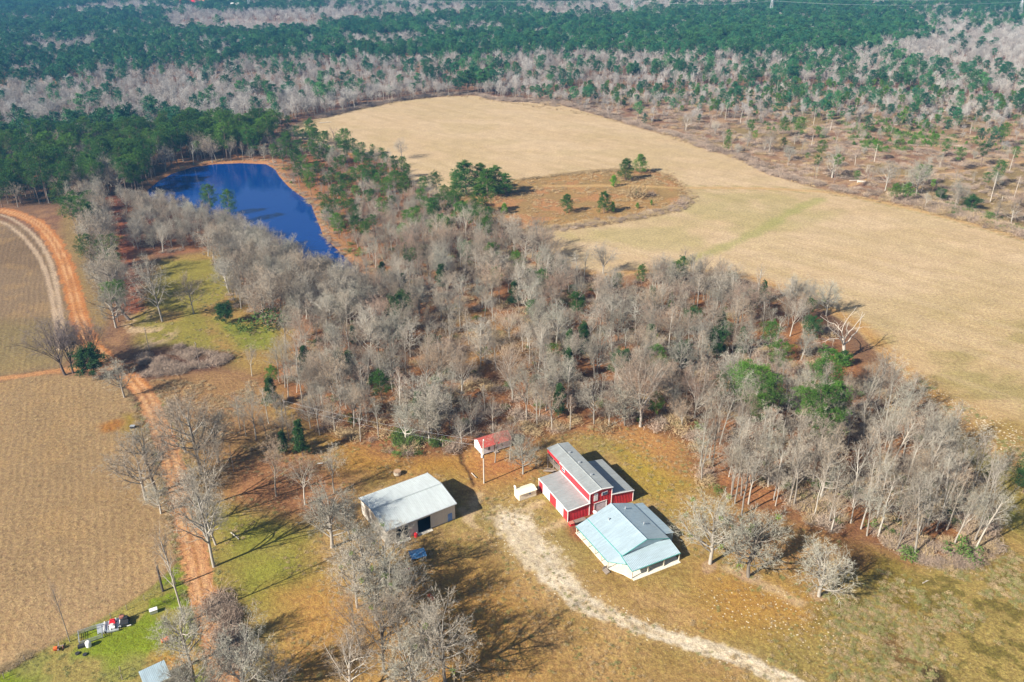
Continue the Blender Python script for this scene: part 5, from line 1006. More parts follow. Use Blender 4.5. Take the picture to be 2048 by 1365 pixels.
def red_barn():
    e = empty('red_barn', 'red ribbed metal barn with tall grey roofed middle and lower wings', 'barn', (19.162, 164.096, 0), -1.111)
    L, Wd, H = 22.12, 6.21, 6.60; Lw, w1, hi, ho = 14.85, 6.12, 3.83, 3.49; w2 = 6.52; hr = H + .45; hb = 4.4
    w_ = MB(); gf = lambda t: H - .05 + (hr - H) * (1 - abs(2 * t - 1))
    wall(w_, (0, 0), (0, 1.3), 0, lambda t: gf(t * 1.3 / Wd), (1, 0)); wall(w_, (0, 1.3), (0, 4.9), 3.0, lambda t: gf((1.3 + 3.6 * t) / Wd), (1, 0)); wall(w_, (0, 4.9), (0, Wd), 0, lambda t: gf((4.9 + 1.31 * t) / Wd), (1, 0))
    wall(w_, (-Lw, 0), (0, 0), hi - .1, H - .05, (0, -1)); wall(w_, (-Lw, Wd), (0, Wd), hb - .1, H - .05, (0, 1)); wall(w_, (-Lw, 0), (-Lw, Wd), 0, gf, (-1, 0))
    wall(w_, (-L + .2, 0), (-Lw, 0), 5.4, H - .05, (0, -1)); w_.build('wall', M['red'], e)
    x = MB(); lw = lambda t: ho - .05 + (hi - ho) * t
    wall(x, (0, -w1), (0, 0), 0, lw, (1, 0)); wall(x, (-Lw, -w1), (-Lw, 0), 0, lw, (-1, 0))
    for a_, b_, z0 in ((-Lw, -12.7, 0), (-12.7, -9.2, 2.9), (-9.2, -5.7, 0), (-5.7, -2.3, 2.9), (-2.3, 0, 0)): wall(x, (a_, -w1), (b_, -w1), z0, ho - .05, (0, -1))
    x.build('left_wing_wall', M['red'], e)
    for a_, b_ in ((-12.7, -9.2), (-5.7, -2.3)):
        k = MB(); k.box(((a_ + b_) / 2, -w1 + .04, 1.45), (b_ - a_, .06, 2.9))
        for q in range(5): k.box(((a_ + b_) / 2, -w1 - .0, .35 + q * .56), (b_ - a_ - .2, .03, .44))
        dd = k.build('garage_door', M['white'], e); k = MB(); k.box((a_, -w1 - .06, 1.45), (.14, .08, 2.9)); k.box((b_, -w1 - .06, 1.45), (.14, .08, 2.9)); k.box(((a_ + b_) / 2, -w1 - .06, 2.95), (b_ - a_ + .28, .08, .14)); k.build('door_frame', M['white'], dd)
    k = MB(); k.box((-.04, 3.1, 1.5), (.06, 3.6, 3.0))
    for q in range(6): k.box((0, 3.1, .3 + q * .48), (.03, 3.4, .38))
    dd = k.build('garage_door', M['mauve'], e); k = MB(); k.box((.07, 1.3, 1.5), (.08, .16, 3.0)); k.box((.07, 4.9, 1.5), (.08, .16, 3.0)); k.box((.07, 3.1, 3.05), (.08, 3.76, .16)); k.build('door_frame', M['white'], dd)
    rw = MB(); r_ = lambda t: hb + (ho - hb) * t - .05
    wall(rw, (0, Wd), (0, Wd + w2), 0, r_, (1, 0)); wall(rw, (-Lw, Wd), (-Lw, Wd + w2), 0, r_, (-1, 0)); wall(rw, (-Lw, Wd + w2), (0, Wd + w2), 0, ho - .05, (0, 1)); rw.build('right_wing_wall', M['red'], e)
    r = MB(); roof_sheet(r, (-L, -.2, H), (.2, -.2, H), (-L, Wd / 2, hr), (.2, Wd / 2, hr), .6, .03); roof_sheet(r, (-L, Wd + .2, H), (.2, Wd + .2, H), (-L, Wd / 2 + .004, hr), (.2, Wd / 2 + .004, hr), .6, .03); ro = r.build('upper_roof', M['roof_grey'], e)
    k = MB(); k.bar((-L, Wd / 2, hr + .05), (.2, Wd / 2, hr + .05), .18); k.build('ridge_cap', M['roof_grey'], ro)
    for u in (-6, -12, -17): k = MB(); k.box((u, Wd / 2 + .9, hr + .05), (.5, .5, .35)); k.build('vent', M['steel'], ro)
    r = MB(); roof_sheet(r, (-Lw - .1, -w1 - .15, ho), (.15, -w1 - .15, ho), (-Lw - .1, -.02, hi), (.15, -.02, hi), .6, .03); r.build('left_wing_roof', M['roof_grey'], e)
    r = MB(); roof_sheet(r, (-Lw - .1, Wd + w2 + .15, ho), (.15, Wd + w2 + .15, ho), (-Lw - .1, Wd + .02, hb), (.15, Wd + .02, hb), .6, .03); r.build('right_wing_roof', M['roof_grey'], e)
    t = MB(); t.bar((.24, -.25, H - .08), (.24, Wd / 2, hr - .04), .2); t.bar((.24, Wd + .25, H - .08), (.24, Wd / 2, hr - .04), .2); t.bar((-Lw, -.26, H - .1), (.2, -.26, H - .1), .16)
    t.bar((.2, -w1 - .2, ho - .1), (.2, 0, hi - .08), .2); t.bar((-Lw - .1, -w1 - .22, ho - .1), (.2, -w1 - .22, ho - .1), .18); t.bar((.2, Wd + w2 + .2, ho - .1), (.2, Wd, hb - .08), .2); t.bar((-Lw, -.08, hi + .08), (0, -.08, hi + .08), .14)
    for p_, z in (((.08, -w1 - .08), ho), ((.08, -.08), H), ((.08, Wd + .08), H), ((.08, Wd + w2 + .08), ho), ((-Lw - .08, -w1 - .08), ho)): t.box((p_[0], p_[1], z / 2), (.14, .14, z - .1))
    t.build('trim', M['white'], e)
    k = MB(); k.box((.08, 1.65, 4.95), (.08, 1.1, 2.2)); k.build('upper_door', M['white'], e)
    k = MB(); k.box((.08, 4.2, 5.3), (.08, 1.7, .95)); f = k.build('window', M['white'], e)
    for q in (-.4, .4):
        k = MB(); k.box((.14, 4.2 + q, 5.3), (.03, .68, .75)); k.build('pane', M['glass'], f)
    k = MB(); k.box((-13.1, -.09, 5.2), (1.4, .08, .8)); f = k.build('window', M['white'], e); k = MB(); k.box((-13.1, -.14, 5.2), (1.2, .03, .6)); k.build('pane', M['glass'], f)
    # open timber deck and stair under the back end of the roof
    for u in (-L + .3, -18.6, -Lw - .4):
        for v in (.2, Wd - .2): k = MB(); k.box((u, v, 3.2), (.24, .24, 6.4)); k.build('deck_post', M['wood'], e)
    k = MB(); k.box((-18.6, Wd / 2, 3.3), (7, Wd, .16)); k.build('deck', M['wood'], e)
    k = MB()
    for z in (3.9, 4.4): k.bar((-L + .3, .1, z), (-Lw - .3, .1, z), .08)
    for i in range(12): k.bar((-L + .4 + i * .6, .1, 3.3), (-L + .4 + i * .6, .1, 4.4), .06)
    k.build('railing', M['wood'], e)
    k = MB()
    for i in range(12): k.box((-L + 1.0 + i * .42, -.9, .25 + i * .26), (.42, 1.1, .06))
    k.bar((-L + .8, -1.45, .1), (-L + 6, -1.45, 3.3), .14); k.bar((-L + .8, -.35, .1), (-L + 6, -.35, 3.3), .14); k.bar((-L + .8, -1.45, 1.1), (-L + 6, -1.45, 4.2), .08); k.build('stair', M['wood'], e)
red_barn()

def local(o, yaw):
    c, s = math.cos(yaw), math.sin(yaw); return lambda u, v: (o[0] + u * c - v * s, o[1] + u * s + v * c)
bl = local((19.162, 164.096), -1.111)
def on(name, label, cat, xy, rz=0, group=None): return empty(name, label, cat, (xy[0], xy[1], 0), rz, group)
# things by the red barn
e = on('flatbed_cart', 'dark low cart with slatted bed against the front wall of the red barn', 'cart', bl(1.3, -3.6), -1.111)
k = MB()
for i in range(6): k.box((-.5 + i * .2, 0, .62), (.15, 3.4, .06))
k.box((0, 0, .5), (1.1, 3.2, .1)); k.build('bed', M['wood'], e)
for u in (-.55, .55):
    for v in (-1.1, 1.1): k = MB(); k.tube((u, v, .3), 'x', .3, .16); k.build('wheel', M['black'], e)
k = MB(); k.bar((0, 1.7, .45), (0, 2.7, .3), .08); k.build('drawbar', M['steel'], e)
e = on('firewood_box', 'dark red box at the corner of the red barn', 'box', bl(1.4, -5.9), -1.111); k = MB(); k.box((0, 0, .4), (1.0, 1.2, .7)); k.build('box_body', M['redpaint'], e); k = MB(); k.box((0, 0, .79), (1.1, 1.3, .07)); k.build('lid', M['brick'], e)
def dish(name, label, xy, z, r, rz):
    e = on(name, label, 'satellite dish', xy, rz); k = MB(); k.bar((0, 0, 0), (0, 0, z), .07, 6); k.build('mast', M['steel'], e)
    k = MB(); n = 14; V = [(0, 0, 0)] + [(math.cos(a) * r * q, -(q * q) * .0 + .0 + r * .28 * q * q, math.sin(a) * r * q) for q in (.5, 1) for a in [2 * math.pi * i / n for i in range(n)]]
    V = [(p[0], -p[1] , p[2] + z) for p in V]; F = [(0, 1 + i, 1 + (i + 1) % n) for i in range(n)] + [(1 + i, 1 + n + i, 1 + n + (i + 1) % n, 1 + (i + 1) % n) for i in range(n)]
    k.add(V, F); k.build('reflector', M['white'], e); k = MB(); k.bar((0, 0, z - r * .6), (0, -r * .9, z), .04); k.box((0, -r * .9, z), (.1, .12, .1)); k.build('feed_arm', M['steel'], e)
dish('satellite_dish', 'white satellite dish at the foot of the red barn beside the porch house', bl(1.0, .9), 1.1, .55, 2.6)
# cream shed
sx, sy = at(1038.7, 1002.8); qx, qy = at(1072.5, 991.5); bx, by = at(1030.5, 993); yaw = math.atan2(qy - sy, qx - sx); Ls = math.hypot(qx - sx, qy - sy); Ws = math.hypot(bx - sx, by - sy) + .4
e = empty('garden_shed', 'small cream shed with pale gable roof left of the red barn', 'shed', (sx, sy, 0), yaw); hs, hrs = 2.0, 2.55
k = MB(); gf = lambda t: hs - .03 + (hrs - hs) * (1 - abs(2 * t - 1)); wall(k, (0, 0), (Ls, 0), 0, hs - .03, (0, -1), .3, .02); wall(k, (0, Ws), (Ls, Ws), 0, hs - .03, (0, 1), .3, .02); wall(k, (0, 0), (0, Ws), 0, gf, (-1, 0), .3, .02); wall(k, (Ls, 0), (Ls, Ws), 0, gf, (1, 0), .3, .02); k.build('wall', M['cream'], e)
k = MB(); roof_sheet(k, (-.15, -.25, hs - .05), (Ls + .15, -.25, hs - .05), (-.15, Ws / 2, hrs), (Ls + .15, Ws / 2, hrs), .5, .02); roof_sheet(k, (-.15, Ws + .25, hs - .05), (Ls + .15, Ws + .25, hs - .05), (-.15, Ws / 2 + .004, hrs), (Ls + .15, Ws / 2 + .004, hrs), .5, .02); k.build('roof', M['cream_roof'], e)
k = MB(); k.box((Ls * .62, -.06, 1.3), (.55, .06, .55)); f = k.build('window', M['white'], e); k = MB(); k.box((Ls * .62, -.1, 1.3), (.42, .03, .42)); k.build('pane', M['glass'], f)
k = MB(); k.box((-.05, Ws * .5, .95), (.06, .9, 1.85)); k.build('door', M['white'], e)
dish('satellite_dish', 'white satellite dish on a mast behind the cream shed', (bx - .2, by + .3), 2.6, .5, 2.2)
# cabin
ax_, ay_ = at(964, 912); cx2, cy2 = at(1022, 894); dx_, dy_ = at(953, 895); yaw = math.atan2(cy2 - ay_, cx2 - ax_); Lc = math.hypot(cx2 - ax_, cy2 - ay_); Wc = 4.6
e = empty('old_cabin', 'small whitewashed cabin with rusty red roof among the bare trees', 'cabin', (ax_, ay_, 0), yaw); hc, hrc = 2.7, 4.1
k = MB(); gf = lambda t: hc + (hrc - hc) * (1 - abs(2 * t - 1)) - .05
for a_, b_, n_ in (((0, 0), (Lc, 0), (0, -1)), ((0, Wc), (Lc, Wc), (0, 1))): wall(k, a_, b_, .35, hc - .03, n_, .25, .015)
wall(k, (0, 0), (0, Wc), .35, gf, (-1, 0), .25, .015); wall(k, (Lc, 0), (Lc, Wc), .35, gf, (1, 0), .25, .015); k.build('wall', M['cabinwall'], e)
k = MB(); roof_sheet(k, (-.3, -.35, hc - .12), (Lc + .3, -.35, hc - .12), (-.3, Wc / 2, hrc), (Lc + .3, Wc / 2, hrc), .5, .03); roof_sheet(k, (-.3, Wc + .35, hc - .12), (Lc + .3, Wc + .35, hc - .12), (-.3, Wc / 2 + .004, hrc), (Lc + .3, Wc / 2 + .004, hrc), .5, .03); k.build('roof', M['rust'], e)
for u in (2.2, 6.2): k = MB(); k.box((u, -.05, 1.75), (.8, .06, 1.1)); f = k.build('window', M['cabinwall'], e); k = MB(); k.box((u, -.09, 1.75), (.66, .03, .95)); k.build('pane', M['glass'], f)
k = MB(); k.box((4.2, -.05, 1.35), (.9, .06, 1.95)); k.build('door', M['wood'], e)
k = MB(); k.box((4.2, -.5, .2), (1.2, .9, .3)); k.build('step', M['wood'], e)
for u in (.2, Lc / 2, Lc - .2):
    for v in (.2, Wc - .2): k = MB(); k.box((u, v, .17), (.3, .3, .36)); k.build('pier', M['stone'], e)
# well
x_, y_ = at(795, 949); e = on('stone_well', 'round concrete well ring with leaf strewn lid behind the metal barn', 'well', (x_, y_)); k = MB(); k.lathe([(.95, 0), (1.0, .1), (.98, .95), (1.02, 1.0)]); k.build('ring', M['stone'], e, smooth=False); k = MB(); k.lathe([(1.0, 1.0), (1.0, 1.08), (.9, 1.1)]); k.build('lid', M['lidwood'], e)
# blue roofed shelter
x0, y0 = at(824, 1131); x1, y1 = at(860, 1122); yaw = math.atan2(y1 - y0, x1 - x0); e = empty('open_shelter', 'small open shelter with low blue tin roof under the bare trees', 'shelter', (x0, y0, 0), yaw); Lq = 3.6; Wq = 3.0
k = MB(); roof_sheet(k, (-.1, -.1, 1.7), (Lq, -.1, 1.7), (-.1, Wq / 2, 2.1), (Lq, Wq / 2, 2.1), .3, .03); roof_sheet(k, (-.1, Wq, 1.7), (Lq, Wq, 1.7), (-.1, Wq / 2 + .004, 2.1), (Lq, Wq / 2 + .004, 2.1), .3, .03); k.build('roof', M['blue'], e)
for u in (.1, Lq - .2):
    for v in (.1, Wq - .2): k = MB(); k.box((u, v, .85), (.12, .12, 1.7)); k.build('post', M['wood'], e)
k = MB(); k.box((Lq / 2, Wq - .15, .8), (Lq - .3, .05, 1.5)); k.build('back_board', M['wood'], e)
def drum(name, label, px, py, r, L, mat, rz, cat='drum', group=None):
    x_, y_ = at(px, py); e = on(name, label, cat, (x_, y_), rz, group); k = MB(); k.tube((0, 0, r + .35), 'x', r, L, 16); o = k.build('tank', M[mat], e, smooth=False)
    for u in (-L * .3, L * .3): k = MB(); k.bar((u, -r * .7, 0), (u, -r * .4, r * .6 + .25), .08); k.bar((u, r * .7, 0), (u, r * .4, r * .6 + .25), .08); k.build('leg', M['steel'], e)
    k = MB(); k.lathe([(.1, 0), (.1, .15)], (0, 0, 2 * r + .33), 8); k.build('cap', M['steel'], e); return e
drum('fuel_drum', 'bright orange drum lying on the golden leaves by the front grove', 862, 1200, .42, 1.7, 'orange', -.95)
drum('fuel_drum', 'dull red drum half hidden in the trees below the blue shelter', 815, 1144, .35, 1.2, 'redpaint', .4)
drum('fuel_drum', 'flaking orange drum under the crooked pale tree in the green yard', 332, 1285, .45, 1.6, 'orange', .6)
x_, y_ = at(832, 1074); e = on('fuel_can', 'red can standing outside the open doorway of the metal barn', 'fuel can', (x_, y_), .3); k = MB(); k.lathe([(.38, 0), (.42, .06), (.42, .95), (.36, 1.05), (.12, 1.1)], n=14); k.build('can', M['redpaint'], e); k = MB(); k.bar((.1, 0, 1.05), (.35, 0, 1.35), .08, 6); k.build('spout', M['steel'], e)
# poles and wires
tips = {}
def pole(name, label, px, py, top, mat='pole', arm=True, box=False, r=.14, cat='utility pole'):
    x_, y_ = at(px, py); H = height_for(px, py, top); e = on(name, label, cat, (x_, y_), .58); k = MB(); k.bar((0, 0, -.2), (0, 0, H), 2 * r, 8, 1.4 * r); k.build('post', M[mat], e)
    if arm: k = MB(); k.box((0, 0, H - .5), (.12, 1.6, .14)); k.build('crossarm', M['pole'], e)
    if box: k = MB(); k.lathe([(.25, 0), (.28, .1), (.28, .85), (.1, .95)], (-.42, 0, H * .62), 12); k.build('transformer', M['white'], e); k = MB(); k.lathe([(.14, 0), (.14, .4)], (.1, 0, H), 8); k.build('insulator', M['white'], e)
    for q in (-.7, .7) if arm else (0,): k = MB(); k.lathe([(.05, 0), (.07, .1), (.04, .2)], (0, q, H - .42 if arm else H), 6); k.build('insulator', M['steel'], e)
    return (x_, y_, H)
P1 = pole('utility_pole', 'tall pale utility pole with white transformer beside the cabin', 968, 966, 882, 'pole_pale', False, True, .2)
P2 = pole('utility_pole', 'dark utility pole at the left end of the brown thicket', 299, 703, 656); P3 = pole('utility_pole', 'dark utility pole in the brown grass at the right of the thicket', 400, 737, 685)
P4 = pole('utility_pole', 'thin utility pole by the bend of the orange road before the dark pines', 98, 407, 374, 'pole_pale', False); P5 = pole('utility_pole', 'thin dark pole on the leafy ground right of the orange road', 468, 944, 893, 'pole', False, r=.1)
P6 = pole('utility_pole', 'utility pole hidden among the bare trees at the left of the middle wood', 578, 880, 800)
def wires(name, label, a, b, offs, sag, mat='wire', r=.02, cat='cable', n=10):
    k = MB()
    for o1, dz in offs:
        A_ = Vector((a[0] + o1, a[1], a[2] + dz)); B_ = Vector((b[0] + o1, b[1], b[2] + dz)); p = A_
        for i in range(1, n + 1):
            t = i / n; q = A_.lerp(B_, t); q.z -= sag * 4 * t * (1 - t); k.bar(p, q, r * 2, 3); p = q
    tag(k.build(name, M[mat]), label, cat)
wires('power_cable', 'pair of thin power cables reaching the transformer pole from the left', (P6[0], P6[1], P6[2] - .3), (P1[0], P1[1], P1[2] - .1), ((0, 0), (0, -1.6)), 1.0, 'wire_far', .022)
wires('power_cable', 'power cable between the two dark poles by the thicket', (P2[0], P2[1], P2[2]), (P3[0], P3[1], P3[2]), ((0, -.3),), .5)
bt = local((-29.34, 152.58), .581)(0, 14.5); wires('service_cable', 'dark cable dropping to the back corner of the metal barn', (*at(560, 830), 7.5), (bt[0], bt[1], 4.6), ((0, 0),), .5, 'wire', .025)
# distant transmission line
def pylon(px, py, label, H=34):
    x_, y_ = at(px, py); e = on('transmission_tower', label, 'pylon', (x_, y_), 0, 'far transmission towers'); k = MB()
    for sx_ in (-1, 1):
        for sy_ in (-1, 1): k.bar((sx_ * 3, sy_ * 3, 0), (sx_ * .5, sy_ * .5, H), .3)
        for i in range(6):
            z0 = H * i / 6; z1 = H * (i + 1) / 6; w0 = 3 - 2.5 * i / 6; w1_ = 3 - 2.5 * (i + 1) / 6; k.bar((-w0, sx_ * w0, z0), (w1_, sx_ * w1_, z1), .16); k.bar((w0, sx_ * w0, z0), (-w1_, sx_ * w1_, z1), .16)
    k.build('lattice', M['wire_far'], e)
    for z in (H - 8, H - 1): k = MB(); k.bar((-.0, -6, z), (0, 6, z), .35); k.build('crossarm', M['wire_far'], e)
    return x_, y_, H
TW = [pylon(500, 22, 'faint steel transmission tower far off at the top left of centre'), pylon(1263, 34, 'faint steel transmission tower far off above the middle pines'), pylon(1540, 36, 'faint steel transmission tower far off at the top edge, second from the right'), pylon(2036, 38, 'steel transmission tower far off at the top right corner')]
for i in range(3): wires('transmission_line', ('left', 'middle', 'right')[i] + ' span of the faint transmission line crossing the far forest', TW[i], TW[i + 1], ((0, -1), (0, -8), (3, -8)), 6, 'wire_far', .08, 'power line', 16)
# field fence along the green yard: every post a thing, wire strands another
fp_ = [(8, 1357), (50, 1322), (222, 1237), (254, 1220), (289, 1201), (345, 1172)]; pts = []
for i, (px, py) in enumerate(fp_):
    x_, y_ = at(px, py); pts.append((x_, y_)); k = MB(); k.bar((0, 0, -.2), (random.uniform(-.08, .08), 0, 1.35), .15, 6); o = k.build('fence_post', M['wood'], None, (x_, y_, 0)); tag(o, ('leaning fence post at the bottom left corner', 'dark fence post second from the bottom left corner', 'fence post just right of the red machine', 'fence post between the red machine and the white tank', 'fence post above the white tank', 'fence post nearest the orange road')[i], 'fence post', 'posts of the field fence')
k = MB()
for i in range(len(pts) - 1):
    for z in (.5, .85, 1.2): k.bar((*pts[i], z), (*pts[i + 1], z), .025, 3)
tag(k.build('fence_wire', M['steel']), 'wire strands of the fence between the ploughed field and green yard', 'fence wire')
for i, (px, py, lb) in enumerate(((245, 1360, 'low fence post in the green yard near the bottom edge'), (241, 1343, 'second low fence post in the green yard, behind the first'))):
    x_, y_ = at(px, py); k = MB(); k.bar((0, 0, -.2), (0, 0, 1.3), .16, 6); tag(k.build('fence_post', M['wood'], None, (x_, y_, 0)), lb, 'fence post')
# charred poles
for px, py, top, r, m_, lb, cat in ((326, 1183, 1134, .28, 'bark_dark', 'thick charred trunk standing without limbs left of the orange road', 'tree trunk'), (351, 1168, 1152, .13, 'bark_dark', 'short dark post in the fence line beside the charred trunk', 'post')):
    x_, y_ = at(px, py); H = height_for(px, py, top); k = MB(); k.bar((0, 0, -.2), (0, 0, H), 2 * r, 9, 1.5 * r); k.bar((0, 0, H), (.15, .1, H + .5), 1.2 * r, 6, .2 * r); tag(k.build('charred_trunk' if cat == 'tree trunk' else 'dark_post', M[m_], None, (x_, y_, 0)), lb, cat)
# bare trunks left standing in the clear cut
for i, (px, py, top, m_) in enumerate(((1627, 250, 216, 'pole_pale'), (1710, 330, 310, 'pole_pale'), (1748, 325, 288, 'dead'), (1791, 226, 204, 'pole_pale'), (1843, 385, 362, 'dead'), (1980, 405, 345, 'dead'), (2028, 395, 350, 'dead'), (2018, 345, 300, 'pole_pale'), (1622, 295, 268, 'pole_pale'), (1480, 250, 222, 'dead'), (1395, 225, 190, 'pole_pale'), (1660, 262, 240, 'dead'), (1550, 210, 160, 'pole_pale'), (1711, 222, 180, 'dead'), (1732, 345, 330, 'dead'), (2004, 402, 392, 'dead'), (1940, 268, 244, 'dead'), (1450, 240, 205, 'pole_pale'))):
    x_, y_ = at(px, py); H = height_for(px, py, top); k = MB(); lx, ly = random.uniform(-.6, .6), random.uniform(-.4, .4); k.bar((0, 0, -.2), (lx * .5, ly * .5, H * .6), .36, 6, .26); k.bar((lx * .5, ly * .5, H * .6), (lx, ly, H), .26, 6, .1)
    for q in range(3): z = H * random.uniform(.6, .95); a = random.uniform(0, 6.28); k.bar((lx * z / H, ly * z / H, z), (lx * z / H + math.cos(a) * .9, ly * z / H + math.sin(a) * .9, z + .4), .08, 3)
    tag(k.build('standing_trunk', M[m_], None, (x_, y_, 0)), 'bare pale trunk left standing in the clear cut, limbs gone', 'tree trunk', 'bare trunks in the clear cut')
def log(px, py, L, r, rz, mat, label, name='fallen_log', cat='log', group=None):
    x_, y_ = at(px, py); e = on(name, label, cat, (x_, y_), rz, group); k = MB(); k.bar((-L / 2, 0, r), (L / 2, 0, r * .9), 2 * r, 8, 1.4 * r); k.build('stem', M[mat], e); k = MB()
    for q in range(4): u = random.uniform(-L * .1, L * .5); a = random.choice((-1, 1)); k.bar((u, 0, r), (u + L * .15, a * L * .12, r * 2.4), r * .7, 5, r * .2)
    k.build('limb', M[mat], e)
log(470, 1073, 3.6, .16, -.75, 'twig', 'pale fallen log on the grass right of the orange road'); log(423, 711, 3.2, .22, -.7, 'dead', 'short white log in the brown thicket'); log(1712, 362, 8, .22, .1, 'dead', 'white trunk lying at the gap in the field hedge')
log(1900, 222, 26, .30, .1, 'dead', 'long heap of bleached felled trunks in the clear cut'); log(1850, 218, 18, .3, -.15, 'dead', 'shorter bleached trunk left of the long felled heap'); log(1800, 250, 9, .25, .15, 'dead', 'single bleached trunk among the seedling pines'); log(1912, 292, 8, .22, -.6, 'dead', 'white fallen trunk left of the tall clear cut pines')
log(948, 902 + 50, 2.6, .12, -1.0, 'dead', 'grey plank lying by the ditch near the transformer pole'); log(1850, 1165, 1.6, .12, .5, 'dead', 'short stick on the grass below the right wood'); log(640, 928, 1.4, .15, .2, 'white', 'small white log behind the metal barn'); log(650, 246, 9, .25, .4, 'dead', 'pale fallen tree at the upper left of the field')
# white gate in the hedge gap
x_, y_ = at(1722, 366); e = on('white_gate', 'small white gate at the gap in the hedge beside the clear cut', 'gate', (x_, y_), -.2)
for u in (-2, 2): k = MB(); k.box((u, 0, .7), (.2, .2, 1.4)); k.build('post', M['white'], e)
k = MB()
for z in (.4, .75, 1.1): k.box((0, 0, z), (3.8, .06, .12))
k.bar((-1.8, 0, .4), (1.8, 0, 1.1), .1); k.build('rails', M['white'], e)
# junk along the fence of the green yard
def box_thing(name, label, cat, px, py, rz, build, group=None):
    x_, y_ = at(px, py); e = on(name, label, cat, (x_, y_), rz, group); build(e); return e
yy = .50
def pen(e, L=4.3, Wd=3.4, h=1.0, mat='steel'):
    for (a, b) in (((0, 0), (L, 0)), ((L, 0), (L, Wd)), ((L, Wd), (0, Wd)), ((0, Wd), (0, 0))):
        k = MB()
        for z in (.25, .5, .75, h): k.bar((*a, z), (*b, z), .07)
        k.bar((*a, 0), (*a, h), .1); k.bar((*b, 0), (*b, h), .1); k.build('panel', M[mat], e)
box_thing('stock_pen', 'empty square pen of grey panels on brown ground', 'pen', 160, 1292, yy, pen)
def rack(e):
    k = MB(); k.box((2.4, 1.5, .45), (4.6, 2.9, .08)); k.build('deck', M['steel'], e)
    for u in (1.3, 2.6, 3.4): k = MB(); k.bar((u, .1, .8), (u + .4, 2.8, .8), .12); k.bar((u, .1, 0), (u, .1, .8), .1); k.bar((u + .4, 2.8, 0), (u + .4, 2.8, .8), .1); k.build('rail', M['white'], e)
    for u in (.4, 4.4): k = MB(); k.box((u, .1, .4), (.12, .12, .8)); k.build('leg', M['steel'], e)
box_thing('pallet_rack', 'green grey low rack with white rails beside the pen', 'rack', 195, 1273, yy, rack)
def mower(e):
    k = MB(); k.box((0, .5, .75), (1.1, 1.3, .5)); k.box((0, .75, 1.05), (.9, .8, .25)); k.build('hood', M['redpaint'], e); k = MB(); k.box((0, -.7, .7), (1.1, 1.0, .35)); k.build('platform', M['white'], e); k = MB(); k.box((0, -.5, 1.1), (.6, .5, .12)); k.box((0, -.78, 1.35), (.6, .1, .5)); k.build('seat', M['white'], e)
    k = MB(); k.box((.1, -1.55, .35), (2.3, .35, .3)); k.build('bumper', M['steel'], e)
    for u in (-.6, .6):
        for v, r in ((-.7, .45), (.7, .32)): k = MB(); k.tube((u, v, r), 'x', r, .25); k.build('wheel', M['black'], e)
box_thing('riding_mower', 'red and white riding mower at the fence of the green yard', 'mower', 226, 1254, .35, mower)
def junk(e):
    k = MB(); k.box((0, 0, .6), (1.6, 2.2, .7)); k.box((.2, .6, 1.1), (.9, .9, .5)); k.build('chassis', M['black'], e); k = MB(); k.box((-.5, 1.0, 1.25), (.9, .7, .5)); k.build('hopper', M['brick'], e); k = MB(); k.bar((-.9, .6, .8), (-.7, -1.2, .6), .2); k.bar((.5, -1.3, .4), (1.3, -1.2, .4), .14); k.build('boom', M['white'], e)
    for u in (-.8, .8):
        for v in (-.7, .8): k = MB(); k.tube((u, v, .42), 'x', .42, .28); k.build('wheel', M['black'], e)
box_thing('farm_machine', 'black farm machine with brown hopper right of the red mower', 'machine', 250, 1248, .35, junk)
def plough(e):
    k = MB(); k.bar((-1, 0, .6), (1, 0, .6), .18); k.bar((0, -1.1, .5), (0, 1, .7), .16); k.bar((.1, .2, .6), (.2, .2, 1.4), .12); k.build('frame', M['wood'], e)
    for u in (-.8, 0, .8): k = MB(); k.tube((u, -.2, .35), 'x', .35, .06); k.build('disc', M['brick'], e)
    k = MB(); k.box((-.5, -.4, .7), (.7, .6, .5)); k.build('box', M['orange'], e)
box_thing('disc_plough', 'rusty disc plough at the left end of the yard junk row', 'plough', 118, 1298, .4, plough)
def tank(e):
    k = MB(); k.lathe([(.5, 0), (.55, .1), (.55, 1.1), (.35, 1.35), (.12, 1.4)]); k.build('tank', M['white'], e, smooth=True); k = MB(); k.box((-1.3, .3, .35), (1.4, .7, .6)); k.build('trough', M['black'], e)
box_thing('water_tank', 'small white tank with dark trough at the corner of the pen', 'tank', 178, 1293, .4, tank)
def cooler(e):
    k = MB(); k.box((0, 0, .5), (1.5, .9, .8)); k.build('body', M['steel'], e); k = MB(); k.box((0, 0, .95), (1.6, 1.0, .12)); k.build('lid', M['white'], e)
box_thing('chest_freezer', 'white chest lying in the green yard left of the crooked pale tree', 'chest', 308, 1226, .5, cooler)
def bin_(e):
    k = MB(); k.box((0, 0, .45), (1.3, .9, .8)); k.build('body', M['black'], e); k = MB(); k.box((0, 0, .88), (1.4, 1.0, .06)); k.build('lid', M['steel'], e)
box_thing('dark_bin', 'dark square bin at the edge of the ploughed field left of the road', 'bin', 266, 857, 0, bin_)
for i, (px, py, lb) in enumerate(((155, 1308, 'old tyre lying on bare soil below the pen'), (170, 1310, 'second old tyre right of the first below the pen'))):
    x_, y_ = at(px, py); k = MB(); k.lathe([(.2, .0), (.42, .0), (.45, .12), (.42, .24), (.2, .24)], n=16); tag(k.build('rubber_ring', M['black'], None, (x_, y_, .01)), lb, 'old tyre')
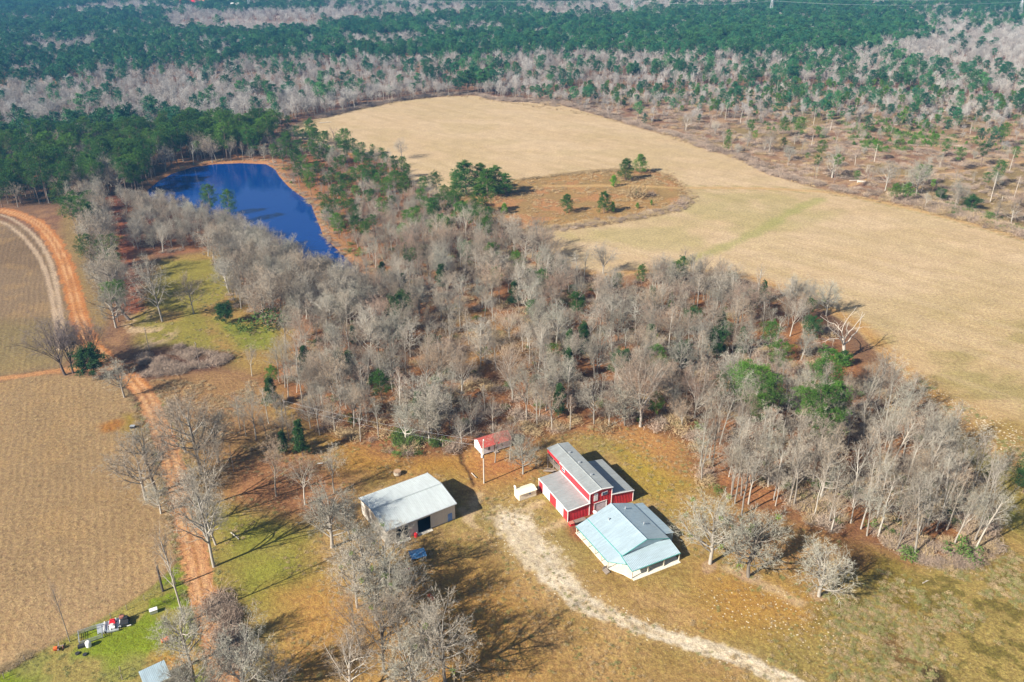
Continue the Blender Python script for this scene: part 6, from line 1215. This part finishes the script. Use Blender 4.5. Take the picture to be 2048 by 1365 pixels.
# roof cut by the bottom edge
x0, y0 = at(306, 1368); x1, y1 = at(348, 1348); yaw = math.atan2(y1 - y0, x1 - x0); e = empty('tin_shed', 'grey tin roofed shed cut by the bottom edge of the picture', 'shed', (x0 + .5, y0 - 3.2, 0), yaw)
k = MB(); roof_sheet(k, (-.2, -.2, 2.6), (4.6, -.2, 2.6), (-.2, 4.4, 3.0), (4.6, 4.4, 3.0), .3, .03); k.build('roof', M['roof_blue'], e)
k = MB(); wall(k, (0, 0), (4.4, 0), 0, 2.55, (0, -1)); wall(k, (0, 4.2), (4.4, 4.2), 0, 2.9, (0, 1)); wall(k, (0, 0), (0, 4.2), 0, 2.5, (-1, 0)); wall(k, (4.4, 0), (4.4, 4.2), 0, 2.5, (1, 0)); k.build('wall', M['wall_beige'], e)
# far houses showing between the trees
for px, py, rm, L_, lb in ((376, 16, 'redpaint', 26, 'far house with bright red roof among the pines at the top left'), (402, 17, 'brick', 16, 'far low building with dull red roof right of the bright red one'), (472, 24, 'white', 12, 'far white building among the trees at the top left')):
    x_, y_ = at(px, py); e = on('far_house', lb, 'house', (x_, y_), .2); k = MB(); k.box((0, 0, 3.5), (L_, 12, 7)); k.build('wall', M['white'], e); k = MB(); k.add([(-L_ / 2 - 1, -7, 7), (L_ / 2 + 1, -7, 7), (L_ / 2 + 1, 7, 7), (-L_ / 2 - 1, 7, 7), (-L_ / 2 - 1, 0, 15), (L_ / 2 + 1, 0, 15)], [(0, 1, 5, 4), (2, 3, 4, 5), (0, 4, 3), (1, 2, 5), (0, 3, 2, 1)]); k.build('roof', M[rm], e)
    k = MB(); [k.box((u, -6.05, 3.5), (2, .12, 2)) for u in (-L_ / 4, L_ / 4)]; k.build('window', M['glass'], e)

# ------------------------------------------------------------------ haze: the blue air over the far forest
k = MB(); k.box((0, 0, 63.75), (10400, 10400, 135.5)); hz = k.build('haze', bpy.data.materials.new('haze_air')); hm = hz.data.materials[0]; hm.use_nodes = True; nt = hm.node_tree; nt.nodes.clear()
out = nt.nodes.new('ShaderNodeOutputMaterial'); pv = nt.nodes.new('ShaderNodeVolumePrincipled'); pv.inputs['Density'].default_value = .000145; pv.inputs['Color'].default_value = (.16, .50, 1.0, 1); pv.inputs['Anisotropy'].default_value = .2
nt.links.new(pv.outputs[0], out.inputs['Volume']); hz['kind'] = 'stuff'
